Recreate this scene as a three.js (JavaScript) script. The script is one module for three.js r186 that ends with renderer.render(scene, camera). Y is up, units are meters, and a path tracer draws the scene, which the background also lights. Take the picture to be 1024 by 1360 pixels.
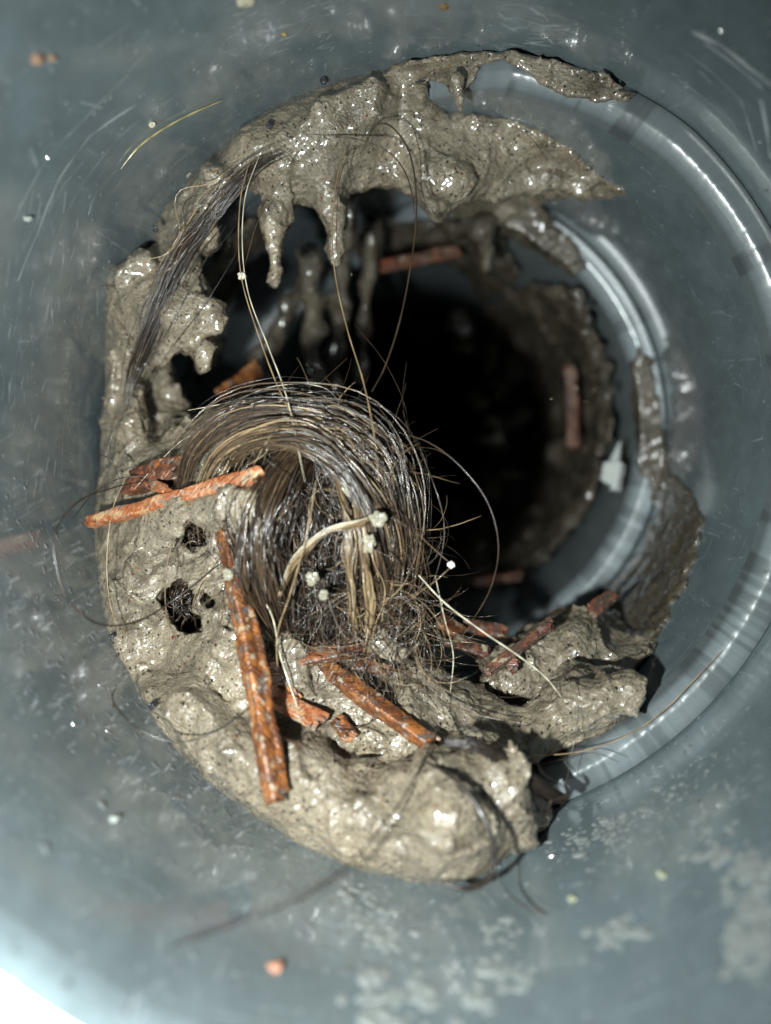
import * as THREE from 'three';
import { createNoise3D, createNoise2D } from 'simplex-noise';

// ------------------------------------------------------------------ camera, light, exposure
const MM = 0.001, PW = 1024, PH = 1360, FPX = 1178, VX = 555, VY = 565;   // the pipe's axis meets the picture at VX, VY
const scene = new THREE.Scene();
scene.background = new THREE.Color(0.0, 0.0, 0.0);
const camera = new THREE.PerspectiveCamera(2 * Math.atan(PH / 2 / FPX) * 180 / Math.PI, PW / PH, 0.002, 10);
camera.setViewOffset(PW, PH, PW / 2 - VX, PH / 2 - VY, PW, PH);       // the lens is shifted: the camera looks straight down the pipe
camera.focus = 0.127;
camera.userData.fStop = 9.5;
camera.updateMatrixWorld(true);
const renderer = new THREE.WebGLRenderer({ antialias: true });
renderer.setSize(771, 1024);
renderer.toneMapping = THREE.LinearToneMapping;
renderer.toneMappingExposure = 1;
renderer.shadowMap.enabled = true;
const flash = new THREE.SpotLight(new THREE.Color(0.93, 1.0, 0.99), 0.142, 0, 64 * Math.PI / 180, 1, 2);
flash.name = 'camera_flash';
flash.position.set(-0.028, -0.021, -0.012);
flash.target.position.set(-0.034, -0.032, -0.12);
scene.add(flash.target);
flash.shadow.radius = 0.13;
flash.castShadow = true;
scene.add(flash);

// ------------------------------------------------------------------ helpers
function mulberry(a) { return () => { a |= 0; a = a + 0x6D2B79F5 | 0; let t = Math.imul(a ^ a >>> 15, 1 | a); t = t + Math.imul(t ^ t >>> 7, 61 | t) ^ t; return ((t ^ t >>> 14) >>> 0) / 4294967296; }; }
const rnd = mulberry(77), R = (a, b) => a + (b - a) * rnd();
const n3 = createNoise3D(mulberry(5)), n2 = createNoise2D(mulberry(9));
const fbm = (x, y, z, o = 3) => { let s = 0, a = 1, t = 0; for (let i = 0; i < o; i++) { s += a * n3(x, y, z); t += a; a *= 0.5; x *= 2.03; y *= 2.03; z *= 2.03; } return s / t; };
const clamp = (x, a, b) => x < a ? a : x > b ? b : x, lerp = (a, b, t) => a + (b - a) * t, sstep = (a, b, x) => { const t = clamp((x - a) / (b - a), 0, 1); return t * t * (3 - 2 * t); };
const smin = (a, b, k) => { const h = Math.max(k - Math.abs(a - b), 0) / k; return Math.min(a, b) - h * h * k * 0.25; };
const smax = (a, b, k) => -smin(-a, -b, k);
// picture point -> slope of its ray per mm of depth along the pipe; and back
const ray = (u, v) => [(u - VX) / FPX, -(v - VY) / FPX];
function at(u, v, d) { const [x, y] = ray(u, v); return new THREE.Vector3(x * d, y * d, -d); }
const seen = (x, y, d) => [VX + FPX * x / d, VY - FPX * y / d];
// ---- the pipes: socket bore 55, inserted pipe bore 50 from its end zlip, deep pipe bore 45 from z2
const R1 = 55, R2 = 50, R3 = 45, Z2 = 178, DEG = Math.PI / 180;
const lipKeys = [[-180, 161], [-150, 158], [-120, 138], [-95, 124], [-70, 120], [0, 120], [47, 120], [75, 125.5], [90, 135], [105, 144], [140, 158], [180, 161]];
function zlip(th) {
  let d = th / DEG; while (d > 180) d -= 360; while (d < -180) d += 360;
  for (let i = 1; i < lipKeys.length; i++) if (d <= lipKeys[i][0]) { const [a, p] = lipKeys[i - 1], [b, q] = lipKeys[i]; return lerp(p, q, sstep(a, b, d) * 0.5 + (d - a) / (b - a) * 0.5); }
  return 153;
}
const z2 = (th) => { let d = th / DEG; while (d < -90) d += 360; return Z2 + 75 * sstep(68, 135, d) * (1 - sstep(235, 268, d)); };   // the deep pipe's end leans away at the left
function dwall(x, y, d) {           // > 0 in the air of the pipe
  const r = Math.hypot(x, y);
  return Math.max(Math.min(R1 - r, zlip(Math.atan2(y, x)) - d), Math.min(R2 - r, z2(Math.atan2(y, x)) - d), R3 - r);
}
const w1 = (u, v) => { const [x, y] = ray(u, v); return R1 / Math.hypot(x, y); };
const w2 = (u, v) => Math.min(R2 && z2(Math.atan2(-(v - VY), u - VX)), R2 / Math.hypot(...ray(u, v)));
const onWall = (u, v, lift = 0) => { const [x, y] = ray(u, v), d = R1 / Math.hypot(x, y); return new THREE.Vector3(x * d, y * d, -d).multiply(new THREE.Vector3(1 - lift / R1, 1 - lift / R1, 1)); };

const names = {};
function numbered(n) { const k = names[n] = (names[n] ?? -1) + 1; return k ? `${n}_${String(k).padStart(3, '0')}` : n; }
// mm geometry in the world -> a mesh whose origin lies at its own base
function settle(geo) {
  geo.computeBoundingBox();
  const b = geo.boundingBox, c = new THREE.Vector3((b.min.x + b.max.x) / 2, b.min.y, (b.min.z + b.max.z) / 2);
  geo.translate(-c.x, -c.y, -c.z).scale(MM, MM, MM);
  return c.multiplyScalar(MM);
}
function one(name, geo, mat, label, category, extra = {}) {
  const p = settle(geo), m = new THREE.Mesh(geo, mat);
  m.name = numbered(name); m.position.copy(p); m.castShadow = m.receiveShadow = true;
  m.userData = { label, category, ...extra };
  scene.add(m); return m;
}
function group(name, origin, label, category, extra = {}) {
  const g = new THREE.Group(); g.name = numbered(name); g.position.copy(origin).multiplyScalar(MM); g.userData = { label, category, ...extra }; scene.add(g); return g;
}
function part(name, geo, mat, parent, label) {
  const p = settle(geo), m = new THREE.Mesh(geo, mat);
  m.name = name; const o = new THREE.Vector3(); let q = parent; while (q && q !== scene) { o.add(q.position); q = q.parent; }
  m.position.copy(p).sub(o); m.castShadow = m.receiveShadow = true; if (label) m.userData = { label };
  parent.add(m); return m;
}
function geom(pos, idx, col, uv, nor) {
  const g = new THREE.BufferGeometry();
  g.setAttribute('position', new THREE.BufferAttribute(Float32Array.from(pos), 3));
  g.setIndex(new THREE.BufferAttribute(Uint32Array.from(idx), 1));
  if (col) g.setAttribute('color', new THREE.BufferAttribute(Float32Array.from(col), 3));
  if (uv) g.setAttribute('uv', new THREE.BufferAttribute(Float32Array.from(uv), 2));
  if (nor) g.setAttribute('normal', new THREE.BufferAttribute(Float32Array.from(nor), 3)); else g.computeVertexNormals();
  return g;
}
function tex(w, h, fn, srgb, wrap = true) {
  const a = new Uint8Array(w * h * 4);
  for (let y = 0; y < h; y++) for (let x = 0; x < w; x++) { const c = fn(x, y), k = (y * w + x) * 4; a[k] = clamp(c[0], 0, 255); a[k + 1] = clamp(c[1], 0, 255); a[k + 2] = clamp(c[2], 0, 255); a[k + 3] = 255; }
  const t = new THREE.DataTexture(a, w, h); t.magFilter = THREE.LinearFilter; t.minFilter = THREE.LinearFilter; if (wrap) t.wrapS = t.wrapT = THREE.RepeatWrapping; if (srgb) t.colorSpace = THREE.SRGBColorSpace; t.needsUpdate = true; return t;
}
const grey = (t) => { t.needsUpdate = true; return t; };

// ------------------------------------------------------------------ plastic of the pipes
// texture of the socket wall: u round the pipe (1 = full turn), v along it (depth 50..160 mm)
const WD0 = 50, WD1 = 160, TW = 2048, TH = 1024;
const wallUV = (u, v) => { const [x, y] = ray(u, v), d = R1 / Math.hypot(x, y); return [(Math.atan2(y, x) / (2 * Math.PI) + 1) % 1, (d - WD0) / (WD1 - WD0)]; };
const scratch = new Float32Array(TW * TH), haze = new Float32Array(TW * TH);
function stroke(list, amp, wpx, buf = scratch) {       // list of [u, v] picture points on the wall
  for (let i = 1; i < list.length; i++) {
    const A = wallUV(...list[i - 1]), B = wallUV(...list[i]); let dx = B[0] - A[0]; if (dx > 0.5) dx -= 1; if (dx < -0.5) dx += 1;
    line(A[0], A[1], A[0] + dx, B[1], amp, wpx, buf);
  }
}
function line(a, b, c, d, amp, wpx, buf = scratch) {
  const n = Math.ceil(Math.hypot((c - a) * TW, (d - b) * TH)) * 2 + 1;
  for (let i = 0; i <= n; i++) {
    const t = i / n, x = (a + (c - a) * t) * TW, y = (b + (d - b) * t) * TH, am = amp * (0.55 + 0.45 * n2(x * 0.03, y * 0.03));
    for (let yy = Math.floor(y - wpx); yy <= y + wpx + 1; yy++) for (let xx = Math.floor(x - wpx); xx <= x + wpx + 1; xx++) {
      if (yy < 0 || yy >= TH) continue;
      const q = Math.hypot(xx - x, yy - y) / wpx; if (q > 1) continue;
      const k = yy * TW + ((xx % TW) + TW) % TW; buf[k] = Math.max(buf[k], am * (1 - q * q));
    }
  }
}
{
  for (let i = 0; i < 900; i++) {                  // fine scuffs, mostly along the pipe or round it
    const a = rnd(), b = rnd(), along = rnd() < 0.4, L = R(0.004, 0.03) * (rnd() < 0.1 ? 3 : 1);
    line(a, b, a + (along ? R(-0.004, 0.004) : L), b + (along ? L * 1.6 : R(-0.01, 0.01)), R(0.12, 0.5), R(0.7, 1.4));
  }
  for (let i = 0; i < 2500; i++) { const a = rnd(), b = rnd(); line(a, b, a + 0.0006, b + R(0.001, 0.006), R(0.2, 0.8), R(0.7, 1.5)); }
  stroke([[182, 138], [120, 180], [80, 235], [50, 310], [25, 370]], 0.9, 1.8); stroke([[110, 215], [85, 245], [65, 280]], 0.8, 1.5);
  stroke([[170, 100], [120, 150], [60, 215], [20, 290]], 0.4, 2.4); stroke([[230, 130], [160, 180], [100, 260], [70, 330]], 0.3, 2);
  stroke([[925, 45], [960, 62], [995, 90], [1024, 112]], 1, 4.5); stroke([[940, 60], [975, 85], [1010, 115]], 0.8, 3); stroke([[903, 65], [945, 95], [985, 135], [1005, 200]], 0.55, 1.8);
  stroke([[1012, 135], [1020, 180], [1024, 210]], 0.8, 3.5); stroke([[930, 95], [945, 110]], 0.7, 1.5); stroke([[945, 130], [975, 165], [990, 200]], 0.5, 1.2);
  for (let i = 0; i < 60; i++) { const u = R(300, 440), v = R(5, 70); stroke([[u, v], [u + R(4, 18), v - R(1, 8)]], R(0.3, 0.8), R(0.8, 1.5)); }
  for (let i = 0; i < 60; i++) { const u = R(650, 760), v = R(5, 60); stroke([[u, v], [u + R(5, 28), v + R(-3, 10)]], R(0.3, 0.8), R(0.8, 1.5)); }
  for (let i = 0; i < 130; i++) { const u = R(5, 130), v = R(250, 640); stroke([[u, v], [u - R(-1, 6), v + R(8, 34)]], R(0.25, 0.8), R(0.8, 1.6)); }
  for (let i = 0; i < 200; i++) { const u = R(0, 330), v = 760 + u * 0.95 + R(-190, 150); stroke([[u, v], [u + R(5, 18), v - R(3, 14)]], R(0.3, 0.9), R(0.9, 2)); }
  for (let i = 0; i < 150; i++) { const u = R(720, 1020), v = R(1000, 1180); stroke([[u, v], [u + R(1, 10), v - R(0, 5)]], R(0.3, 0.8), R(0.8, 1.6)); }
}
const SC = (x, y) => scratch[y * TW + x];
const cloudRaw = (x, y, f, s) => { const a = x / TW * 2 * Math.PI; return fbm(Math.cos(a) * f, Math.sin(a) * f, y / TH * f * 1.1 + s, 4); };
const cloudGrids = {};
function cloud(x, y, f, s) {
  const g = cloudGrids[s] ??= (() => { const a = new Float32Array(513 * 257); for (let j = 0; j <= 256; j++) for (let i = 0; i <= 512; i++) a[j * 513 + i] = cloudRaw(i * 4, j * 4, f, s); return a; })();
  const i = x >> 2, j = y >> 2, a = (x & 3) / 4, b = (y & 3) / 4, q = j * 513 + i;
  return (g[q] * (1 - a) + g[q + 1] * a) * (1 - b) + (g[q + 513] * (1 - a) + g[q + 514] * a) * b;
}
const wallMap = tex(TW, TH, (x, y) => { const c = cloud(x, y, 3.2, 3) * 0.5 + 0.5, k = SC(x, y), g = cloud(x, y, 14, 9); const b = 95 + 17 * c + 8 * g; return [b * 0.90 + 105 * k, b * 1.0 + 95 * k, b * 1.03 + 95 * k]; }, true);
const wallRough = tex(1024, 512, (x, y) => { const c = cloud(x * 2, y * 2, 5, 20), k = SC(x * 2, y * 2); const v = 66 + 34 * c + 60 * k; return [v, v, v]; });
const wallBump = tex(TW, TH, (x, y) => { const v = 120 + 50 * cloud(x, y, 30, 30) + 26 * cloud(x, y, 9, 40) + 80 * SC(x, y); return [v, v, v]; });
const plastic = new THREE.MeshPhysicalMaterial({ map: wallMap, roughnessMap: wallRough, roughness: 1, bumpMap: wallBump, bumpScale: 0.00006, specularIntensity: 1, clearcoat: 1, clearcoatRoughness: 0.1, side: THREE.DoubleSide });
plastic.name = 'grey_plastic';
const rimMap = tex(2048, 64, (x, y) => { const k = n2(x * 0.5, 3) * 0.5 + n2(x * 0.11, 7) * 0.5, gr = sstep(0.15, 0.6, n2(x * 0.02, 40) + 0.5 * n2(x * 0.09, y * 0.1 + 9)), v = (210 + 22 * k + 8 * n2(x * 0.9, y * 0.4)) * (1 - 0.35 * gr); return [v, v, v]; });
const rimPlastic = new THREE.MeshPhysicalMaterial({ map: rimMap, color: new THREE.Color(0.135, 0.157, 0.165), roughness: 0.36, bumpMap: wallBump, bumpScale: 0.00016, clearcoat: 0.5, clearcoatRoughness: 0.2, side: THREE.DoubleSide });
rimPlastic.name = 'cut_pipe_end';
const ringPlastic = rimPlastic.clone(); ringPlastic.color.setRGB(0.24, 0.275, 0.29); ringPlastic.clearcoat = 1; ringPlastic.name = 'wet_pipe_end';
const deepPlastic = new THREE.MeshPhysicalMaterial({ color: new THREE.Color(0.12, 0.14, 0.145), roughness: 0.35, clearcoat: 0.3, clearcoatRoughness: 0.25, side: THREE.DoubleSide });
deepPlastic.name = 'deep_plastic';
const paleRim = new THREE.MeshPhysicalMaterial({ color: new THREE.Color(0.85, 0.88, 0.9), roughness: 0.4, side: THREE.DoubleSide });
function sweep(profile, nt = 360) {      // profile(th) -> [[r, d], ...]
  const pos = [], uv = [], idx = []; let m = 0;
  for (let i = 0; i <= nt; i++) {
    const th = i / nt * 2 * Math.PI, p = profile(th); m = p.length;
    for (const [r, d] of p) { pos.push(Math.cos(th) * r, Math.sin(th) * r, -d); uv.push(i / nt, (d - WD0) / (WD1 - WD0)); }
  }
  for (let i = 0; i < nt; i++) for (let j = 0; j < m - 1; j++) { const a = i * m + j, b = a + m; idx.push(a, a + 1, b, b, a + 1, b + 1); }
  const g = geom(pos, idx, null, uv), n = g.attributes.normal;
  for (let j = 0; j < m; j++) { const a = j, b = nt * m + j, v = new THREE.Vector3(n.getX(a) + n.getX(b), n.getY(a) + n.getY(b), n.getZ(a) + n.getZ(b)).normalize(); n.setXYZ(a, v.x, v.y, v.z); n.setXYZ(b, v.x, v.y, v.z); }
  return g;
}
const mouth = (th) => 60 + 12.0 * Math.max(0, Math.cos(th - (-123 * DEG))) ** 1.2;   // the cut of the socket's mouth leans
{
  const s = group('pipe_socket', new THREE.Vector3(0, -59, -60), 'wide grey plastic pipe socket scratched and wet, all round the mud', 'pipe');
  const K = 24;
  part('pipe_wall', sweep((th) => Array.from({ length: K + 1 }, (_, i) => [R1, lerp(mouth(th) + 4.5, zlip(th) + 22, i / K)])), plastic, s);
  part('outer_wall', sweep((th) => [[59, zlip(th) + 22], [59, 80], [66, 78], [66, mouth(th) + 0.4]]), deepPlastic, s);
  part('flared_edge', sweep((th) => { const m = mouth(th); return [[56.2, m + 0.1], [55.6, m + 1.3], [55.2, m + 2.6], [R1, m + 4.5]]; }), plastic, s);
  part('mouth_rim', sweep((th) => { const m = mouth(th); return [[66, m + 0.4], [66, m - 3.2], [62, m - 3], [59, m - 2.2], [57.2, m - 1.0], [56.2, m + 0.1]]; }), paleRim, s, 'pale blurred rim at the near mouth of the socket');
  const p = group('inner_pipe', new THREE.Vector3(0, -55, -120), 'narrower grey pipe whose pale cut end shines inside the socket', 'pipe');
  const nick = (th) => 0.10 * n2(th * 40, 3) + 0.10 * n2(th * 190, 8);
  part('pipe_end', sweep((th) => { const z = zlip(th), e = nick(th); return [[54.9, z + 30], [54.9, z + 0.5], [54.6, z + 0.05], [53.4, z + 0.0], [52.2 + e, z + 0.03], [51.9 + e, z + 0.08], [51.5 + e, z + 0.25], [50.8, z + 0.8], [50.3, z + 1.4], [50.06, z + 1.9], [R2, z + 2.6], [R2, z + 5]]; }, 720), rimPlastic, p, 'pale cut end of the inner pipe');
  part('pipe_wall', sweep((th) => Array.from({ length: 13 }, (_, i) => [R2, lerp(zlip(th) + 5, z2(th) + 30, i / 12)])), plastic, p);
  const q = group('deep_pipe', new THREE.Vector3(0, -50, -178), 'dark pipe behind the second pale ring, deep in the drain', 'pipe');
  part('pipe_end', sweep((th) => { const z = z2(th); return [[49.9, z + 25], [49.9, z + 0.4], [49.4, z], [47.2, z - 0.05], [46.7 + nick(th), z + 0.2], [45.9, z + 0.9], [45.3, z + 2.2], [R3, z + 4]]; }, 480), ringPlastic, q, 'second pale ring, blurred, round the dark opening');
  part('pipe_wall', sweep((th) => Array.from({ length: 20 }, (_, i) => [R3, lerp(z2(th) + 4, 1000, (i / 19) ** 2)])), deepPlastic, q);
}

// ------------------------------------------------------------------ mud: solids cut from a distance field
const GX0 = -96, GY0 = -96, GC = 4, GW = 305, GH = 390;       // grid over the picture on which outlines and depths are tabulated
function outlineCurve(pts) {
  const out = [], n = pts.length;
  for (let i = 0; i < n; i++) {
    const p0 = pts[(i + n - 1) % n], p1 = pts[i], p2 = pts[(i + 1) % n], p3 = pts[(i + 2) % n];
    for (let k = 0; k < 4; k++) { const t = k / 4, a = []; for (let c = 0; c < 2; c++) a.push(0.5 * (2 * p1[c] + (p2[c] - p0[c]) * t * 0.8 + (2 * p0[c] - 5 * p1[c] + 4 * p2[c] - p3[c]) * t * t * 0.9 + (3 * p1[c] - p0[c] - 3 * p2[c] + p3[c]) * t * t * t * 0.9)); out.push(k ? a : [p1[0], p1[1]]); }
  }
  return out;
}
function signedGrid(poly, I0, I1, J0, J1) {
  const s = new Float32Array(GW * GH).fill(-60), n = poly.length;
  for (let j = J0; j <= J1; j++) for (let i = I0; i <= I1; i++) {
    const x = GX0 + i * GC, y = GY0 + j * GC; let best = 1e9, inside = false;
    for (let a = 0, b = n - 1; a < n; b = a++) {
      const [x1, y1] = poly[a], [x2, y2] = poly[b], dx = x2 - x1, dy = y2 - y1, t = clamp(((x - x1) * dx + (y - y1) * dy) / (dx * dx + dy * dy + 1e-9), 0, 1);
      const q = (x - x1 - dx * t) ** 2 + (y - y1 - dy * t) ** 2; if (q < best) best = q;
      if ((y1 > y) !== (y2 > y) && x < (x2 - x1) * (y - y1) / (y2 - y1) + x1) inside = !inside;
    }
    s[j * GW + i] = (inside ? 1 : -1) * Math.sqrt(best);
  }
  return s;
}
function tps(pts) {                 // thin-plate spline through [u, v, depth]
  const n = pts.length, m = n + 3, A = Array.from({ length: m }, () => new Float64Array(m + 1));
  const U = (r2) => r2 < 1e-9 ? 0 : r2 * Math.log(r2), P = pts.map(([u, v, d]) => [u / 200, v / 200, d]);
  for (let i = 0; i < n; i++) {
    for (let j = 0; j < n; j++) A[i][j] = U((P[i][0] - P[j][0]) ** 2 + (P[i][1] - P[j][1]) ** 2);
    A[i][i] += 0.004; A[i][n] = A[n][i] = 1; A[i][n + 1] = A[n + 1][i] = P[i][0]; A[i][n + 2] = A[n + 2][i] = P[i][1]; A[i][m] = P[i][2];
  }
  for (let c = 0; c < m; c++) {
    let p = c; for (let r = c + 1; r < m; r++) if (Math.abs(A[r][c]) > Math.abs(A[p][c])) p = r;
    [A[c], A[p]] = [A[p], A[c]];
    for (let r = 0; r < m; r++) if (r !== c) { const f = A[r][c] / A[c][c]; if (f) for (let k = c; k <= m; k++) A[r][k] -= f * A[c][k]; }
  }
  const W = A.map((row, i) => row[m] / row[i]);
  return (u, v) => { u /= 200; v /= 200; let s = W[n] + W[n + 1] * u + W[n + 2] * v; for (let i = 0; i < n; i++) s += W[i] * U((u - P[i][0]) ** 2 + (v - P[i][1]) ** 2); return s; };
}
// a piece of mud: outline points [u, v, depth | 'w' = on the socket wall | 'x' = on the inner pipe's wall], then points on its front
function piece(outline, front, { T = 40, k = 1.6, proud = 0.45, ragged = 2.2, film = 0 } = {}) {
  const curve = outlineCurve(outline);
  let u0 = 1e9, u1 = -1e9, v0 = 1e9, v1 = -1e9; for (const [u, v] of curve) { u0 = Math.min(u0, u); u1 = Math.max(u1, u); v0 = Math.min(v0, v); v1 = Math.max(v1, v); }
  const I0 = Math.max(0, Math.floor((u0 - 40 - GX0) / GC)), I1 = Math.min(GW - 1, Math.ceil((u1 + 40 - GX0) / GC)), J0 = Math.max(0, Math.floor((v0 - 40 - GY0) / GC)), J1 = Math.min(GH - 1, Math.ceil((v1 + 40 - GY0) / GC));
  const s = signedGrid(curve, I0, I1, J0, J1), D = new Float32Array(GW * GH), C = new Float32Array(GW * GH);
  if (!film) {
    const f = tps([...outline, ...front].map(([u, v, d]) => [u, v, d === 'w' ? w1(u, v) - proud : d === 'x' ? w2(u, v) - proud : d]));
    for (let j = J0; j <= J1; j++) for (let i = I0; i <= I1; i++) D[j * GW + i] = f(GX0 + i * GC, GY0 + j * GC);
    for (let j = J0 + 1; j < J1; j++) for (let i = I0 + 1; i < I1; i++) { const q = j * GW + i, g = Math.hypot(D[q + 1] - D[q - 1], D[q + GW] - D[q - GW]) / (2 * GC) * FPX / D[q]; C[q] = 1 / Math.sqrt(1 + g * g); }
  }
  if (ragged) for (let q = 0; q < s.length; q++) s[q] += ragged * (n2((q % GW) * 0.11, Math.floor(q / GW) * 0.11) + 0.5 * n2((q % GW) * 0.31, Math.floor(q / GW) * 0.31));
  return { s, D, C, T, k, film, box: [u0 - 30, v0 - 30, u1 + 30, v1 + 30] };
}
const far_ = 50;
function pieceAt(p, u, v, x, y, d, dw) {
  const B = p.box; if (u < B[0] || v < B[1] || u > B[2] || v > B[3]) return 2.2;
  const fx = clamp((u - GX0) / GC, 0, GW - 1.001), fy = clamp((v - GY0) / GC, 0, GH - 1.001), i = fx | 0, j = fy | 0, a = fx - i, b = fy - j, q = j * GW + i;
  const L = (g) => (g[q] * (1 - a) + g[q + 1] * a) * (1 - b) + (g[q + GW] * (1 - a) + g[q + GW + 1] * a) * b;
  const edge = -L(p.s) * d / FPX; if (edge > 3) return edge;
  if (p.film) return smax(dw - p.film, edge, p.k);
  const D = L(p.D), front = (D - d) * L(p.C);
  return smax(smax(front, edge, p.k), (d - D - p.T) * 0.9, 1);
}
function capsule(a, b, r1, r2) { return { a, b, r1, r2, l2: a.distanceToSquared(b), mx: (a.x + b.x) / 2, my: (a.y + b.y) / 2, mz: (a.z + b.z) / 2, R: a.distanceTo(b) / 2 + Math.max(r1, r2) }; }
function capAt(c, x, y, z) {
  const dx = c.b.x - c.a.x, dy = c.b.y - c.a.y, dz = c.b.z - c.a.z, t = c.l2 < 1e-9 ? 0 : clamp(((x - c.a.x) * dx + (y - c.a.y) * dy + (z - c.a.z) * dz) / c.l2, 0, 1);
  return Math.hypot(x - c.a.x - dx * t, y - c.a.y - dy * t, z - c.a.z - dz * t) - lerp(c.r1, c.r2, t);
}
function field({ pieces, caps = [], holes = [], rough = 1, big = 1, fine = 1, fold = 0.75 }) {
  return (x, y, z) => {
    const d = -z, [u, v] = seen(x, y, d), dw = dwall(x, y, d); let f = 9;
    for (const p of pieces) f = smin(f, pieceAt(p, u, v, x, y, d, dw), 1.2);
    for (const c of caps) { const q = (x - c.mx) ** 2 + (y - c.my) ** 2 + (z - c.mz) ** 2; if (q < (c.R + 7) ** 2) f = smin(f, capAt(c, x, y, z), 1.6); else f = Math.min(f, Math.sqrt(q) - c.R); }
    if (f > 2.2) return Math.max(f * 0.75, -dw - 0.5);
    const e = sstep(-0.6, 2.2, dw);                       // the line of contact with the plastic stays clean
    if (f > -2.6 && fold) { const q = 1 - Math.abs(n3(x * 0.095 + 3, y * 0.12, z * 0.1 + 8)); f -= e * fold * q * q * q * q * q; }
    if (f > -2.6) f += e * (big * 0.6 * n3(x * 0.13, y * 0.13, z * 0.13) + 0.26 * rough * n3(x * 0.34, y * 0.34 + 7, z * 0.34) + 0.19 * rough * n3(x * 0.8, y * 0.8, z * 0.8 + 5)) + (fine && 0.14 * n3(x * 1.55, y * 1.55, z * 1.55) * rough);
    for (const h of holes) f = smax(f, -capAt(h, x, y, z) - 0.8 * n3(x * 0.4, y * 0.4 + 30, z * 0.4), 0.7);
    return Math.max(f, -dw - 0.5);
  };
}
// surface nets on a grid whose empty blocks are skipped
function surface(fn, lo, hi, h, colour) {
  const nx = Math.ceil((hi[0] - lo[0]) / h / 8) * 8 + 1, ny = Math.ceil((hi[1] - lo[1]) / h / 8) * 8 + 1, nz = Math.ceil((hi[2] - lo[2]) / h / 8) * 8 + 1, sy = nx, sz = nx * ny;
  const F = new Float32Array(nx * ny * nz).fill(NaN), live = [];
  for (let k = 0; k < nz - 1; k += 8) for (let j = 0; j < ny - 1; j += 8) for (let i = 0; i < nx - 1; i += 8) {
    const c = fn(lo[0] + (i + 4) * h, lo[1] + (j + 4) * h, lo[2] + (k + 4) * h);
    if (Math.abs(c) > h * 8 * 0.87 * 1.25 + 0.9) continue;
    live.push([i, j, k]);
    for (let c2 = 0; c2 <= 8; c2++) for (let b = 0; b <= 8; b++) for (let a = 0; a <= 8; a++) { const q = i + a + (j + b) * sy + (k + c2) * sz; if (F[q] !== F[q]) F[q] = fn(lo[0] + (i + a) * h, lo[1] + (j + b) * h, lo[2] + (k + c2) * h); }
  }
  const V = new Map(), pos = [];
  for (const [i0, j0, k0] of live) for (let k = k0; k < k0 + 8; k++) for (let j = j0; j < j0 + 8; j++) for (let i = i0; i < i0 + 8; i++) {
    const q = i + j * sy + k * sz; let mask = 0, n = 0, x = 0, y = 0, z = 0;
    for (let c = 0; c < 8; c++) if (F[q + (c & 1) + (c >> 1 & 1) * sy + (c >> 2) * sz] < 0) mask |= 1 << c;
    if (!mask || mask === 255) continue;
    for (let c = 0; c < 8; c++) for (const bit of [1, 2, 4]) if (!(c & bit)) {
      const c2 = c | bit; if (!((mask >> c & 1) ^ (mask >> c2 & 1))) continue;
      const f1 = F[q + (c & 1) + (c >> 1 & 1) * sy + (c >> 2) * sz], f2 = F[q + (c2 & 1) + (c2 >> 1 & 1) * sy + (c2 >> 2) * sz], t = f1 / (f1 - f2);
      x += (c & 1) + (bit === 1 ? t : 0); y += (c >> 1 & 1) + (bit === 2 ? t : 0); z += (c >> 2) + (bit === 4 ? t : 0); n++;
    }
    V.set(q, pos.length / 3); pos.push(lo[0] + (i + x / n) * h, lo[1] + (j + y / n) * h, lo[2] + (k + z / n) * h);
  }
  const idx = [];
  for (const q of V.keys()) for (const [s, s1, s2] of [[1, sy, sz], [sy, sz, 1], [sz, 1, sy]]) {
    const fa = F[q], fb = F[q + s]; if (fa !== fa || fb !== fb || (fa < 0) === (fb < 0)) continue;
    const a = V.get(q), b = V.get(q - s1), c = V.get(q - s1 - s2), d = V.get(q - s2); if (b === undefined || c === undefined || d === undefined) continue;
    if (fa < 0) idx.push(a, b, c, a, c, d); else idx.push(a, c, b, a, d, c);
  }
  const base = geom(pos, idx), N = base.attributes.normal.array;
  // texture coordinates in metres by the axis each face looks along; vertices are doubled where that changes
  const P = [], Q = [], T = [], C = [], I = [], key = new Map();
  for (let t = 0; t < idx.length; t += 3) {
    let ax = 0, ay = 0, az = 0; for (let c = 0; c < 3; c++) { ax += N[idx[t + c] * 3]; ay += N[idx[t + c] * 3 + 1]; az += N[idx[t + c] * 3 + 2]; }
    ax = Math.abs(ax); ay = Math.abs(ay); az = Math.abs(az); const m = az >= ax * 0.8 && az >= ay * 0.8 ? 2 : ay > ax ? 1 : 0;
    for (let c = 0; c < 3; c++) {
      const o = idx[t + c], id = o * 3 + m; let w = key.get(id);
      if (w === undefined) {
        w = P.length / 3; key.set(id, w); const x = pos[o * 3], y = pos[o * 3 + 1], z = pos[o * 3 + 2];
        P.push(x, y, z); Q.push(N[o * 3], N[o * 3 + 1], N[o * 3 + 2]); C.push(...colour(x, y, z)); T.push(...(m === 2 ? [x, y] : m === 1 ? [x, z] : [z, y]).map((e) => e / 34));
      }
      I.push(w);
    }
  }
  return geom(P, I, C, T, Q);
}
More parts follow.
